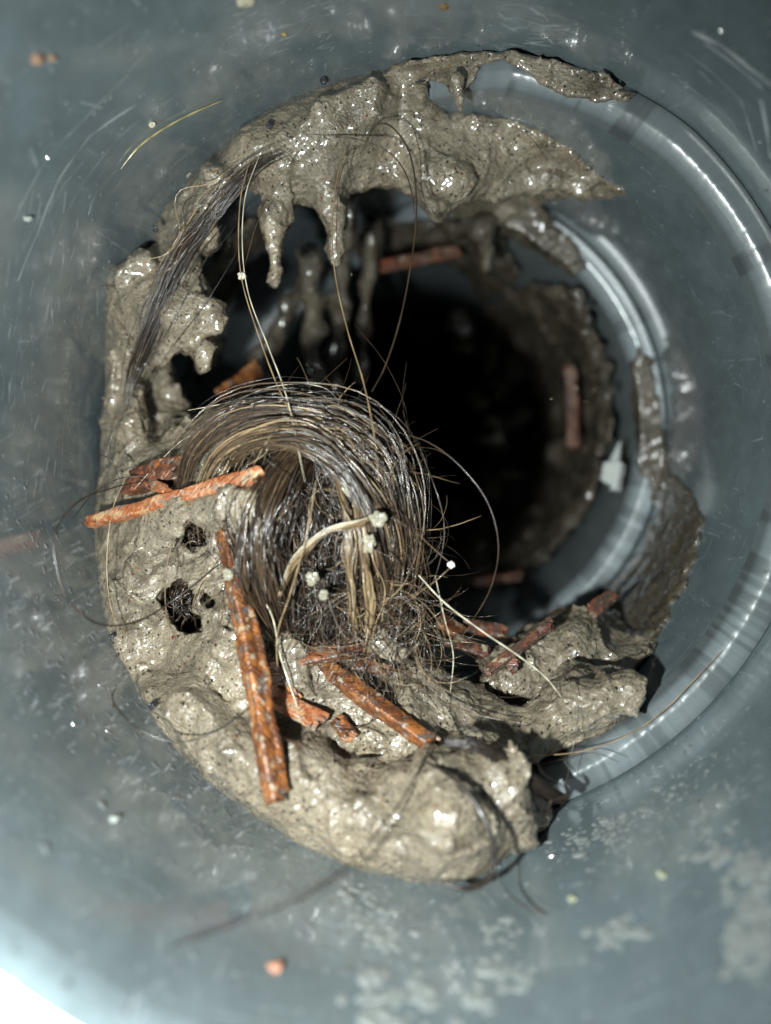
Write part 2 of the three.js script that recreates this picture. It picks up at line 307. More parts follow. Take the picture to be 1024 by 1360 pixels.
// mud stuff: fine grains, grit of several colours, a wet film
const grit = []; for (let i = 0; i < 6500; i++) { const c = rnd(); grit.push([R(0, 1024), R(0, 1024), c < 0.88 ? R(0.8, 2.6) : R(2.4, 6.5), rnd() < 0.74 ? 0 : rnd() < 0.25 ? 1 : rnd() < 0.4 ? 2 : 3, R(0.35, 1)]); }
const gritMap = new Float32Array(1024 * 1024 * 3).fill(1), grainH = new Float32Array(1024 * 1024);
const gcol = [[0.07, 0.065, 0.065], [0.75, 0.33, 0.2], [1.0, 0.74, 0.42], [1.35, 1.32, 1.22]];
for (const [gx, gy, gr, kind, str] of grit) for (let y = Math.floor(gy - gr - 1); y <= gy + gr + 1; y++) for (let x = Math.floor(gx - gr - 1); x <= gx + gr + 1; x++) {
  const q = clamp((1.15 - Math.hypot((x - gx) * (1 + 0.3 * (str - 0.5)), y - gy) / gr) * 2.5, 0, 1) * str; if (q <= 0) continue;
  const k = ((y + 1024) % 1024) * 1024 + (x + 1024) % 1024; for (let c = 0; c < 3; c++) gritMap[k * 3 + c] = lerp(gritMap[k * 3 + c], gcol[kind][c], q); grainH[k] = Math.max(grainH[k], q);
}
const tile = (x, y, f, s) => { const a = x / 1024 * 2 * Math.PI, b = y / 1024 * 2 * Math.PI, r = f / 6.283; return n3(Math.cos(a) * r + s, Math.sin(a) * r + Math.cos(b) * r * 1.31, Math.sin(b) * r * 1.31 - s); };
const mudMap = tex(1024, 1024, (x, y) => { const k = (y * 1024 + x) * 3, n = 1 + 0.10 * tile(x, y, 90, 1) + 0.08 * tile(x, y, 300, 2); return [205 * n * gritMap[k], 205 * n * gritMap[k + 1], 205 * n * gritMap[k + 2]]; }, true);
const mudBump = tex(1024, 1024, (x, y) => { const v = 105 + 60 * tile(x, y, 44, 3) + 32 * tile(x, y, 100, 4) + 40 * grainH[y * 1024 + x]; return [v, v, v]; });
const mudMat = new THREE.MeshPhysicalMaterial({ vertexColors: true, map: mudMap, bumpMap: mudBump, bumpScale: 0.00024, roughness: 0.36, specularIntensity: 0.8, ior: 1.45, clearcoat: 1, clearcoatRoughness: 0.10 });
mudMat.name = 'wet_grey_mud';
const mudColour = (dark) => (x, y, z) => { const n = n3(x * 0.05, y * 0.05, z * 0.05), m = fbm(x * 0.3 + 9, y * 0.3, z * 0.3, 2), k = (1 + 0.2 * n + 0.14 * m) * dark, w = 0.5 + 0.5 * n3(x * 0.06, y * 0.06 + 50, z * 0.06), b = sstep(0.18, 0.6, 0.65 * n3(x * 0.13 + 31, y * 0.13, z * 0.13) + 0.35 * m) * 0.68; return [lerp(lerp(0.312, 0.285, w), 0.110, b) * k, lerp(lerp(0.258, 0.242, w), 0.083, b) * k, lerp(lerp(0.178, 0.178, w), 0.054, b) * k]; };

// --- the bed of mud below and at the left
const bed = [
  piece([[140, 405, 'w'], [138, 520, 'w'], [129, 620, 'w'], [124, 700, 'w'], [131, 790, 'w'], [150, 860, 'w'], [190, 930, 'w'], [260, 1010, 118], [360, 1070, 114], [470, 1100, 112], [600, 1080, 113], [690, 1040, 118], [690, 990, 119], [650, 950, 124], [600, 915, 126], [560, 885, 128], [500, 830, 134], [430, 770, 138], [350, 650, 131], [300, 585, 134], [262, 560, 139], [228, 562, 144], [205, 585, 144], [190, 545, 144], [182, 490, 143], [165, 440, 141]],
    [[170, 640, 136], [200, 700, 132], [250, 640, 129], [300, 700, 126], [200, 800, 131], [170, 560, 140], [250, 870, 125], [320, 860, 121], [290, 800, 125], [400, 900, 123], [450, 930, 121], [510, 950, 121], [560, 960, 120], [640, 980, 121], [240, 590, 137], [420, 960, 120], [400, 840, 130], [560, 900, 126], [200, 880, 129], [260, 740, 129]], { T: 60 }),
  // front lobe, nearest of all
  piece([[176, 900, 'w'], [205, 962, 'w'], [250, 1018, 'w'], [320, 1076, 'w'], [400, 1126, 'w'], [470, 1157, 'w'], [540, 1173, 'w'], [605, 1177, 'w'], [645, 1165, 'w'], [700, 1124, 'w'], [736, 1095, 'w'], [738, 1072, 117], [705, 1045, 114], [668, 1006, 111], [620, 990, 109.5], [575, 992, 109.5], [540, 1010, 110], [500, 1022, 111], [462, 1016, 112.5], [440, 995, 114], [412, 968, 115.5], [385, 975, 113], [340, 965, 114.5], [300, 930, 118], [262, 893, 122], [220, 884, 127]],
    [[260, 950, 114.5], [350, 1020, 109.5], [450, 1080, 106.5], [560, 1060, 104], [640, 1050, 105], [610, 1120, 101.5], [500, 1120, 105], [215, 920, 119], [690, 1090, 109], [400, 1020, 109.5], [300, 1000, 110.5], [570, 1020, 106]], { T: 30, k: 2.6 }),
  // mound at the lower right, against the pale pipe end
  piece([[690, 1015, 119], [730, 1008, 'x'], [770, 992, 'x'], [812, 972, 'x'], [842, 945, 'x'], [858, 922, 'x'], [852, 900, 125], [820, 888, 127], [790, 886, 127], [762, 882, 127], [735, 895, 126], [718, 922, 125], [694, 944, 124], [655, 930, 125], [610, 905, 127], [560, 900, 126], [540, 940, 122], [570, 985, 118], [630, 1010, 117]],
    [[780, 938, 119.5], [710, 970, 118], [630, 955, 121], [820, 918, 122], [670, 990, 117], [740, 950, 120]], { T: 30, k: 2.2 }),
  // behind the mound
  piece([[640, 880, 134], [680, 850, 139], [735, 818, 143], [790, 812, 144], [830, 826, 'x'], [880, 830, 'x'], [870, 862, 'x'], [850, 890, 'x'], [800, 910, 134], [740, 910, 133], [700, 940, 132], [640, 930, 130]],
    [[740, 860, 136], [800, 850, 138], [690, 890, 133], [840, 855, 139]], { T: 40, k: 2 }),
  // inner wall behind the flap
  piece([[150, 470, 146], [200, 468, 152], [228, 492, 156], [238, 530, 156], [262, 556, 152], [310, 560, 150], [345, 590, 150], [300, 640, 145], [200, 620, 145], [150, 560, 144]],
    [[200, 520, 154], [190, 570, 149], [260, 590, 146]], { T: 30, k: 2 }),
];
const bedCaps = [
  capsule(at(250, 672, 125), at(272, 688, 122.5), 1.6, 1.5), capsule(at(382, 850, 121), at(402, 905, 120), 1.3, 1.1), capsule(at(505, 852, 119.6), at(532, 872, 119.6), 1.5, 1.2), capsule(at(300, 590, 128), at(285, 625, 124.5), 1.6, 1.5),
  capsule(at(215, 694, 128), at(334, 670, 115.8), 3.2, 2.3), capsule(at(180, 760, 131), at(230, 700, 128), 2.0, 2.4), capsule(at(290, 560, 140), at(330, 565, 136), 2.5, 3), capsule(at(262, 610, 131), at(285, 645, 126), 2.2, 2.0),
  capsule(at(268, 768, 127.5), at(290, 745, 125), 2.4, 1.8), capsule(at(300, 860, 121), at(370, 830, 124), 2, 1.6), capsule(at(385, 840, 126), at(405, 930, 121), 2.1, 1.6),
  capsule(at(665, 1030, 109), at(690, 1110, 110), 3, 2), capsule(at(540, 940, 122), at(560, 980, 118), 2.5, 2),
  capsule(at(760, 930, 120), at(830, 915, 121), 2.2, 2.8), capsule(at(430, 890, 124), at(450, 900, 123), 2.2, 1.5),
];
const bedHoles = [capsule(at(236, 795, 122), at(238, 800, 160), 2.6, 3.6), capsule(at(252, 826, 122), at(250, 828, 150), 1.9, 2.6), capsule(at(258, 712, 121), at(259, 714, 150), 2.0, 2.4), capsule(at(226, 745, 127), at(222, 785, 129), 1.3, 1.2), capsule(at(463, 985, 117), at(500, 1005, 118), 1.8, 1.4), capsule(at(330, 890, 124), at(345, 960, 121), 1.1, 1.1), capsule(at(275, 795, 121), at(272, 800, 145), 1.2, 1.6)];
one('mud_bed', surface(field({ pieces: bed, caps: bedCaps, holes: bedHoles }), [-54, -56, -180], [51, 33, -98], 0.35, mudColour(0.9)), mudMat, 'wet grey mud heaped along the bottom and left wall around the hair clump', 'mud', { kind: 'stuff' });

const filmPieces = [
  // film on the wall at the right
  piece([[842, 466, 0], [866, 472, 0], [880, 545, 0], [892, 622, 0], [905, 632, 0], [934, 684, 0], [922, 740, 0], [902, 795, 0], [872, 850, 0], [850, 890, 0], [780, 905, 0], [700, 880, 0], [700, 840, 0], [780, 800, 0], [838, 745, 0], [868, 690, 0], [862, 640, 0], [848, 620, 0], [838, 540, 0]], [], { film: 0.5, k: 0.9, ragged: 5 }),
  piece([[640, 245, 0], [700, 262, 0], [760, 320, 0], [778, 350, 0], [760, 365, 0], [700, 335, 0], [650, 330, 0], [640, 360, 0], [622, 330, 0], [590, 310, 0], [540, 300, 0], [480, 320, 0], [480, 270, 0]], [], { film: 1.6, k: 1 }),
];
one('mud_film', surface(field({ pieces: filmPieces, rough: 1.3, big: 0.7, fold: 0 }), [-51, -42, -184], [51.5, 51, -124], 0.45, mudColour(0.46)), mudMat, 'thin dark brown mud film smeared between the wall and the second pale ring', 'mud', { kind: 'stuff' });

// --- mud hanging from the top and the left
const hang = [
  piece([[140, 402, 'w'], [147, 350, 'w'], [154, 322, 'w'], [162, 342, 146], [185, 334, 145], [203, 322, 'w'], [205, 296, 'w'], [240, 248, 'w'], [290, 195, 'w'], [350, 147, 'w'], [420, 115, 'w'], [500, 93, 'w'], [558, 80, 'w'], [585, 108, 135], [560, 125, 138], [545, 160, 141], [535, 215, 142], [510, 246, 142], [470, 250, 141], [457, 270, 140], [452, 318, 140], [444, 350, 140], [437, 318, 140], [424, 285, 140], [404, 271, 140], [386, 280, 139.5], [376, 325, 139], [364, 372, 139], [357, 330, 139], [350, 262, 139], [326, 246, 139], [302, 262, 139], [286, 288, 139], [290, 322, 139], [276, 334, 139], [260, 324, 139], [268, 360, 139], [277, 400, 139], [289, 425, 139], [274, 445, 138.5], [276, 470, 138], [268, 494, 138], [258, 472, 138.5], [240, 468, 140], [212, 480, 142], [190, 500, 143], [172, 520, 143], [150, 530, 'w'], [137, 480, 'w']],
    [[170, 400, 139.5], [200, 430, 137.5], [245, 430, 135.5], [240, 310, 136], [300, 240, 133.5], [350, 200, 133], [420, 160, 132.5], [420, 220, 135], [480, 190, 135], [360, 240, 135.5], [520, 130, 134], [230, 360, 138], [440, 260, 137], [362, 310, 137.4], [265, 400, 137], [320, 180, 134.5], [490, 140, 132.5]], { T: 7, k: 1.8 }),
  piece([[520, 88, 0], [560, 78, 0], [620, 70, 0], [660, 69, 0], [720, 76, 0], [790, 95, 0], [843, 124, 0], [838, 133, 0], [805, 135, 0], [770, 131, 0], [735, 124, 0], [715, 108, 0], [700, 93, 0], [668, 82, 0], [640, 87, 0], [630, 108, 0], [618, 122, 0], [600, 122, 0], [584, 106, 0], [556, 102, 0], [530, 110, 0]], [], { film: 1.5, k: 1.2, ragged: 3 }),
  piece([[540, 105, 136], [563, 116, 'x'], [592, 146, 'x'], [640, 150, 'x'], [700, 164, 'x'], [760, 195, 'x'], [810, 235, 'x'], [836, 258, 'x'], [800, 264, 146], [775, 250, 147], [740, 243, 148], [705, 240, 148], [672, 252, 146], [648, 266, 145], [612, 272, 143], [582, 291, 142], [566, 280, 142], [555, 264, 142], [530, 252, 142], [505, 245, 142], [488, 200, 141], [500, 150, 139]],
    [[560, 200, 137.5], [610, 220, 137.5], [640, 240, 140], [585, 265, 139.5], [700, 205, 142.5], [740, 222, 145], [660, 180, 140], [540, 150, 137.5], [790, 240, 145]], { T: 9, k: 2.2, proud: 1.2 }),
  piece([[652, 262, 0], [700, 248, 0], [760, 258, 0], [700, 275, 0], [660, 300, 0]], [], { film: 3, k: 1.2 }),
];
const hangCaps = [
  capsule(at(606, 105, 126.5), at(612, 146, 128), 1.1, 0.6), capsule(at(362, 280, 138), at(364, 362, 139.5), 2.0, 0.42), capsule(at(364, 366, 139.5), at(365, 378, 139.6), 0.3, 0.12), capsule(at(446, 290, 139), at(445, 345, 140.5), 1.5, 0.36),
  capsule(at(268, 465, 138), at(268, 490, 138.5), 1.2, 0.45), capsule(at(187, 352, 143), at(190, 350, 141.5), 2.2, 2), capsule(at(183, 388, 142.5), at(194, 392, 140.5), 2, 2.2), capsule(at(170, 370, 143), at(172, 372, 142), 2, 2),
  capsule(at(284, 236, 136), at(288, 238, 134.5), 2.0, 2.0), capsule(at(278, 310, 137), at(282, 325, 137.5), 1.8, 1.0), capsule(at(430, 145, 133), at(500, 120, 133), 1.6, 1.2), capsule(at(720, 238, 146), at(780, 250, 146), 1.8, 1.4), capsule(at(660, 258, 146), at(720, 240, 148), 1.6, 1.6),
  capsule(at(575, 235, 138), at(600, 240, 138), 3, 3), capsule(at(280, 410, 138), at(284, 424, 138), 1.8, 1.4),
];
one('hanging_mud', surface(field({ pieces: hang, caps: hangCaps, rough: 0.8, big: 0.8, fold: 0.5 }), [-54, -2, -182], [44, 56, -118], 0.34, mudColour(0.9)), mudMat, 'wet grey mud clinging to the upper wall and hanging in drips over the hole', 'mud', { kind: 'stuff' });

const deepMud = mudMat.clone(); deepMud.roughness = 0.16; deepMud.bumpScale = 0.0006; deepMud.name = 'wet_shaded_mud';
// --- mud deep in the drain
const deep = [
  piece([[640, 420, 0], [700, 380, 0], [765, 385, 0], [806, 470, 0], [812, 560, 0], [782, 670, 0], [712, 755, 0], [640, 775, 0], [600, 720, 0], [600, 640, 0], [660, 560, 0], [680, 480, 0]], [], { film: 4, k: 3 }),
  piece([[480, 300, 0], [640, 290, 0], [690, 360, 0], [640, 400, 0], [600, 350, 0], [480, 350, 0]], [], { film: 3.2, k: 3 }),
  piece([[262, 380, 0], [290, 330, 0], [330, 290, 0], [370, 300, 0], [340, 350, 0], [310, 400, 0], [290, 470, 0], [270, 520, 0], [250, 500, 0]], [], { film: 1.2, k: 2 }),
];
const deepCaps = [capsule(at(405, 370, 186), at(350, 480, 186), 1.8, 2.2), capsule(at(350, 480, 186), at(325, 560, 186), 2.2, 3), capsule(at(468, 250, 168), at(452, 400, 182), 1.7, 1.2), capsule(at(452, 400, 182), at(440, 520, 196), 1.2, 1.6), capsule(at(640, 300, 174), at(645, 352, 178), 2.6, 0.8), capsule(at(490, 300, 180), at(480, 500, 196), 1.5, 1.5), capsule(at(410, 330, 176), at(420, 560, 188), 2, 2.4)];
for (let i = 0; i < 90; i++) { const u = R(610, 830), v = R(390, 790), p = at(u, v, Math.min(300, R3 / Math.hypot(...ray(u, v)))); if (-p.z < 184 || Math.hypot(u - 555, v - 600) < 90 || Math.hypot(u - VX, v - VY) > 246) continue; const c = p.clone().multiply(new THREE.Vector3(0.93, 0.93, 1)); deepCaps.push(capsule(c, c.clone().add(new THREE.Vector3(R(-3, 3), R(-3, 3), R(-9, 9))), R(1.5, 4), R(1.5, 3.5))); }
one('deep_mud', surface(field({ pieces: deep, caps: deepCaps, rough: 1.5, big: 1.9, fine: 0, fold: 0 }), [-48, -48, -330], [48, 48, -158], 0.85, mudColour(0.40)), deepMud, 'lumpy mud coating the wall deep inside the drain behind the hair, its colour darkened as shade', 'mud', { kind: 'stuff' });  // vertex colour lowered to paint in the flash falloff down the bore

// ------------------------------------------------------------------ rusty sticks and flakes
const rustMat = new THREE.MeshPhysicalMaterial({ vertexColors: true, roughness: 0.34, specularIntensity: 0.8, bumpMap: mudBump, bumpScale: 0.0002 });
rustMat.name = 'wet_rust';
const tones = {
  orange: [[0.225, 0.080, 0.020], [0.085, 0.030, 0.012], [0.085, 0.08, 0.072], [0.34, 0.155, 0.06]],
  brown: [[0.17, 0.055, 0.019], [0.06, 0.024, 0.014], [0.10, 0.085, 0.07], [0.24, 0.09, 0.035]],
  salmon: [[0.34, 0.165, 0.092], [0.25, 0.078, 0.027], [0.13, 0.125, 0.11], [0.44, 0.31, 0.17]],
  red: [[0.15, 0.045, 0.025], [0.06, 0.035, 0.025], [0.13, 0.11, 0.09], [0.20, 0.08, 0.045]],
};
// a bar between two points: w across, t thick (mm), roll turns it about its length; tone follows fine 3-D noise
function rustBar(A, B, w, t, roll, tone, { taper = 1, bow = 0, seed = 0, chip = 1.6, groove = 0, ragged = 0.11 } = {}) {
  const dir = B.clone().sub(A), L = dir.length(); dir.normalize();
  const toCam = A.clone().add(B).multiplyScalar(-0.5).normalize(), side = new THREE.Vector3().crossVectors(dir, toCam).normalize(), up = new THREE.Vector3().crossVectors(side, dir).normalize();
  const sx = side.clone().multiplyScalar(Math.cos(roll)).addScaledVector(up, Math.sin(roll)), sy = up.clone().multiplyScalar(Math.cos(roll)).addScaledVector(side, -Math.sin(roll));
  const M = 44, nL = Math.max(10, Math.round(L / 0.15)), pos = [], col = [], idx = [], uv = [], T = tones[tone], v = new THREE.Vector3();
  const put = (x, y, l) => {
    v.copy(A).addScaledVector(sx, x).addScaledVector(sy, y).addScaledVector(dir, l);
    const q = seed * 13.7, X = x + 0.35 * n3(v.x, v.y, v.z), big = n3(X * 0.35 + q, y * 0.35, l * 0.1), a = fbm(X * 0.6 + q, y * 0.6 + 20, l * 0.22, 4), b = fbm(X * 0.9 + 4 + q, y * 0.9, l * 0.36, 5), c = n3(v.x * 2.1, v.y * 2.1 + q, v.z * 2.1), d = fbm(X * 1.5 + q, y * 1.5 + 40, l * 0.8, 3);
    const k = sstep(-0.42, 0.16, b + 0.35 * big), g = sstep(0.26, 0.4, a - 0.15 * big), s = sstep(0.32, 0.5, d), p = sstep(0.3, 0.5, n3(X * 0.4 + q + 60, y * 0.4, l * 0.16) * 0.7 + d * 0.5), sl = sstep(0.40, 0.52, fbm(v.x * 0.4 + q + 90, v.y * 0.4, v.z * 0.4, 4)) * 0.8;
    pos.push(v.x, v.y, v.z); uv.push((x + l) / 30, (y + l * 0.3) / 30);
    for (let i = 0; i < 3; i++) { let m = lerp(T[0][i], T[1][i], k); m = lerp(m, T[3][i], p * 0.6); m = lerp(m, T[2][i], g * 0.85); m = lerp(m, 0.012, s * 0.75); m = lerp(m, [0.28, 0.24, 0.17][i], sl); col.push(m * (1 + 0.18 * c)); }
  };
  for (let i = 0; i <= nL + 4; i++) {
    const cap = i < 2 ? [0.0, 0.75][i] : i > nL + 2 ? [0.75, 0.0][i - nL - 3] : 1, f = clamp((i - 2) / nL, 0, 1), k = (f > 0.5 ? lerp(1, taper, f) : 1) * cap * (1 + 0.13 * n2(f * L * 0.1, seed * 3.1) + 0.025 * n2(f * L * 0.7, seed * 5.3)), sway = 0.16 * n2(f * L * 0.08, seed * 9.7), slant = [0.55 * n2(seed * 1.7, 2), 0.55 * n2(seed * 2.3, 6)];
    for (let j = 0; j < M; j++) {
      const sd = Math.floor(j / M * 4), ss = (j / M * 4 - sd) * 2 - 1, rx = [-ss, -1, ss, 1][sd], ry = [1, -ss, -1, ss][sd], pn = (rx ** 8 + ry ** 8) ** (-1 / 8), ca = rx * pn, sa = ry * pn, x0 = ca * w / 2, y0 = sa * t / 2;
      const q = seed * 7.1, dn = 1 + ragged * fbm(f * L * 0.13 + q, ca * 0.8, sa * 0.8, 3) + 0.025 * n3(f * L * 1.1, ca * 2.6, sa * 2.6 + q);
      const y1 = y0 - (y0 > 0 ? groove * t * Math.exp(-((x0 / w + 0.08) ** 2) * 60) : 0), l = f * L + (f < 0.5 ? -1 : 1) * chip * (i < 3 || i > nL + 1 ? n2(x0 * 0.9 + q, y0 * 0.9 + f * 9) : 0) * 0.5;
      put(x0 * dn * k + sway * w * 0.5, y1 * dn * k + bow * 4 * f * (1 - f), l + x0 * (f < 0.5 ? slant[0] * Math.max(0, 1 - f * L / 3) : slant[1] * Math.max(0, 1 - (1 - f) * L / 3)));
    }
  }
  for (let i = 0; i < nL + 4; i++) for (let j = 0; j < M; j++) { const a = i * M + j, b = i * M + (j + 1) % M, c = a + M, d = b + M; idx.push(a, b, c, b, d, c); }
  return geom(pos, idx, col, uv);
}
const bars = [
  ['rusty_bar', [302, 708, 119.5], [369, 1058, 106.4], 2.7, 2.3, 0.55, 'orange', { seed: 1, groove: 0.07 }, 'long thick orange rusty bar leaning down the mud at lower left'],
  ['rusty_bar', [120, 694, 132.5], [345, 631, 115.2], 2.0, 1.7, 0.5, 'salmon', { seed: 2, ragged: 0.12 }, 'thin salmon rusty stick lying across the mud and pointing at the hair'],
  ['rust_chunk', [176, 640, 132.5], [240, 622, 129], 3.6, 2.6, 0.5, 'brown', { seed: 3 }, 'short dark brown rust chunk with pale end, above the salmon stick'],
  ['rust_splinter', [204, 645, 127], [238, 656, 122.5], 1.35, 0.7, 0.4, 'salmon', { seed: 4, taper: 0.3 }, 'small pale splinter between the brown chunk and the salmon stick'],
  ['rust_flake', [358, 882, 120.3], [392, 930, 119], 2.8, 1.2, -0.4, 'orange', { seed: 5 }, 'dark orange rust flake just right of the long bar, above the pale flake'],
  ['rust_flake', [366, 926, 118], [424, 958, 116.6], 2.5, 1.3, 0.55, 'salmon', { seed: 6 }, 'pale salmon rust flake with square end beside the long bar'],
  ['rusty_bar', [388, 876, 120.5], [482, 855, 121.5], 2.4, 1.7, 0.4, 'brown', { seed: 7 }, 'short dark brown rusty bar lying below the hair clump'],
  ['rust_flake', [436, 806, 122], [424, 862, 121.5], 1.9, 1.0, 0.3, 'red', { seed: 8 }, 'reddish rust flake standing upright below the pale mud crumb'],
  ['rusty_bar', [432, 886, 122.6], [576, 990, 114.8], 2.2, 2.2, 0.62, 'orange', { seed: 9, ragged: 0.12 }, 'orange and grey rusty bar lying in the mud, its end under the front lobe'],
  ['rust_flake', [450, 958, 118.2], [464, 976, 117.2], 1.9, 1.3, 0.4, 'orange', { seed: 10 }, 'tiny orange rust piece sticking out of the mud beside the pale flake'],
  ['rusty_bar', [648, 892, 128.5], [730, 830, 132.5], 1.35, 1.2, 0.4, 'red', { seed: 11 }, 'thin red rusty stick leaning on the mud at right of the hair'],
  ['rust_flake', [786, 812, 142], [812, 790, 144], 2.2, 1.3, 0.4, 'red', { seed: 12 }, 'short red rust piece lying on the mud below the second pale ring'],
  ['rust_flake', [474, 880, 121.5], [520, 892, 121.5], 1.7, 0.8, 0.3, 'brown', { seed: 13 }, 'brown rust flake half buried at the end of the short dark bar'],
  ['rust_flake', [585, 822, 138], [612, 842, 138], 2.6, 1.4, 0.5, 'orange', { seed: 14 }, 'blurred orange rust flake just right of the foot of the hair'],
  ['rust_flake', [620, 830, 140], [668, 838, 141], 2.2, 1.3, 0.3, 'red', { seed: 15 }, 'blurred red rust flake crossing the foot of the second pale ring'],
  ['rust_flake', [600, 850, 136], [648, 868, 136], 2.0, 1.2, 0.3, 'red', { seed: 16 }, 'dark red rust flake low in the hollow behind the thin red stick'],
  ['rust_chunk', [684, 884, 130], [674, 872, 130], 2.0, 1.2, 0.2, 'red', { seed: 17 }, 'small red rust stub beside the thin red stick'],
  ['rusty_bar', [296, 532, 165], [344, 492, 168], 4.2, 2.4, 0.5, 'orange', { seed: 18 }, 'blurred orange rusty bar in the dark behind the top of the hair'],
  ['rusty_bar', [486, 358, 188], [608, 335, 196], 2.6, 2, 0.3, 'red', { seed: 19 }, 'blurred dark red bar high in the dark opening'],
  ['rusty_bar', [757, 488, 205], [762, 592, 205], 2.6, 1.6, 0.3, 'red', { seed: 20 }, 'blurred upright red sliver on the deep mud at right'],
  ['rust_flake', [630, 775, 190], [690, 765, 190], 2.0, 1.4, 0.3, 'red', { seed: 21 }, 'faint red flake at the bottom of the dark opening'],
];
for (const [name, a, b, w, t, roll, tone, o, label] of bars) one(name, rustBar(at(...a), at(...b), w, t, roll, tone, o), rustMat, label, name === 'rusty_bar' ? 'rusty bar' : 'rust piece', { group: 'rusty bars and flakes in the mud and the drain' });
{ // pale pointed chip on the deep wall
  const g = rustBar(at(812, 645, 178), at(822, 588, 181), 4.0, 2.4, 0.5, 'salmon', { seed: 30, taper: 0.12, groove: 0, chip: 0.4, ragged: 0.05 }), c = g.attributes.color;
  for (let i = 0; i < c.count; i++) c.setXYZ(i, 0.42 + 0.05 * n3(i * 0.01, 1, 2), 0.44, 0.42);
  one('pale_chip', g, rustMat, 'pale grey pointed chip stuck on the dark wall at right', 'chip');
}

// ------------------------------------------------------------------ hair
const hairMat = new THREE.MeshPhysicalMaterial({ vertexColors: true, roughness: 0.32, specularIntensity: 0.85, clearcoat: 0.35, clearcoatRoughness: 0.14 });
hairMat.name = 'wet_hair';
const darkHair = new THREE.MeshPhysicalMaterial({ vertexColors: true, roughness: 0.36, specularIntensity: 0.7, clearcoat: 0.15, clearcoatRoughness: 0.12 });
darkHair.name = 'wet_dark_hair';
function tubes(list, sides = 5) {       // list of { pts: Vector3[], r, col, tip }
  const pos = [], nor = [], col = [], idx = [], t = new THREE.Vector3(), a = new THREE.Vector3(), b = new THREE.Vector3();
  for (const { pts, r, col: c, tip = 0.35, vary = 0.12 } of list) {
    const base = pos.length / 3, n = pts.length; a.set(0.31, 0.77, 0.55);
    const ph = (pts[0].x * 3.7 + pts[0].y * 1.9);
    for (let i = 0; i < n; i++) {
      t.copy(pts[Math.min(n - 1, i + 1)]).sub(pts[Math.max(0, i - 1)]).normalize();
      a.addScaledVector(t, -a.dot(t)).normalize(); b.crossVectors(t, a);
      const f = i / (n - 1), rr = r * Math.min(1, tip + (1 - tip) * Math.min(f, 1 - f) * 6) * (1 + vary * Math.sin(i * 1.3 + ph)), m = 1 + 0.25 * Math.sin(i * 0.7 + ph * 2);
      for (let s = 0; s < sides; s++) {
        const w = s / sides * 2 * Math.PI, x = Math.cos(w) * a.x + Math.sin(w) * b.x, y = Math.cos(w) * a.y + Math.sin(w) * b.y, z = Math.cos(w) * a.z + Math.sin(w) * b.z;
        pos.push(pts[i].x + x * rr, pts[i].y + y * rr, pts[i].z + z * rr); nor.push(x, y, z); col.push(c[0] * m, c[1] * m, c[2] * m);
      }
      if (i) for (let s = 0; s < sides; s++) { const p = base + (i - 1) * sides + s, q = base + (i - 1) * sides + (s + 1) % sides; idx.push(p, q, p + sides, q, q + sides, p + sides); }
    }
  }
  return geom(pos, idx, col, null, nor);
}
const curveOf = (g) => new THREE.CatmullRomCurve3(g.map(([u, v, d]) => at(u, v, d)), false, 'centripetal');
const shades = { dark: [0.016, 0.011, 0.008], brown: [0.036, 0.022, 0.012], tan: [0.085, 0.055, 0.030], blond: [0.22, 0.155, 0.083], pale: [0.40, 0.36, 0.27], red: [0.11, 0.045, 0.022] };
const pick = (mix) => { let q = rnd(); for (const [k, w] of mix) { if ((q -= w) <= 0) return shades[k]; } return shades[mix[0][0]]; };
// a lock: n hairs that run along the guide within spread mm, in a few strands that stick together
function lock(guide, n, spread, mix, { strands = 7, cling = 0.55, wild = 0.05, r = [0.045, 0.085], deep = 0.6, seg = 26, end = 0.12, curl = 1 } = {}) {
  const c = curveOf(guide), out = [], S = Array.from({ length: strands }, () => { const a = R(0, 6.283), q = Math.sqrt(rnd()); return [Math.cos(a) * q, Math.sin(a) * q, R(0, 99)]; });
  for (let h = 0; h < n; h++) {
    const s = S[Math.floor(rnd() * strands)], a = R(0, 6.283), q = Math.sqrt(rnd()), ph = R(0, 99), fly = rnd() < wild ? R(1.6, 3.2) : 1, t0 = R(0, end), t1 = 1 - R(0, end), pts = [];
    const ox = lerp(Math.cos(a) * q, s[0], cling), oy = lerp(Math.sin(a) * q, s[1], cling);
    for (let i = 0; i <= seg; i++) {
      const t = lerp(t0, t1, i / seg), p = c.getPoint(t), g = c.getTangent(t), view = p.clone().normalize(), side = new THREE.Vector3().crossVectors(g, view).normalize(), into = new THREE.Vector3().crossVectors(side, g).normalize();
      const w = spread * fly * (0.55 + 0.45 * Math.sin(Math.PI * t)) , e = 0.5 * curl * n2(t * 2.2 + s[2], s[2]), f = 0.32 * curl * n2(t * 2.5 + ph, ph + 3);
      p.addScaledVector(side, w * (ox + e * 0.7 + f)).addScaledVector(into, w * deep * (oy + f + 0.4 * n2(t * 3 + ph, 50))); pts.push(p);
    }
    const k = R(0.7, 1.2), col = pick(mix); out.push({ pts, r: R(...r), col: [col[0] * k, col[1] * k, col[2] * k] });
  }
  return tubes(out, 5);
}
const clump = group('hair_clump', at(430, 830, 128), 'matted clump of wet brown and blond hair lying on the mud', 'hair clump');
const warm = [['brown', 0.42], ['tan', 0.24], ['blond', 0.08], ['dark', 0.26]], light = [['blond', 0.34], ['tan', 0.38], ['pale', 0.08], ['brown', 0.2]], dark = [['dark', 0.6], ['brown', 0.4]];
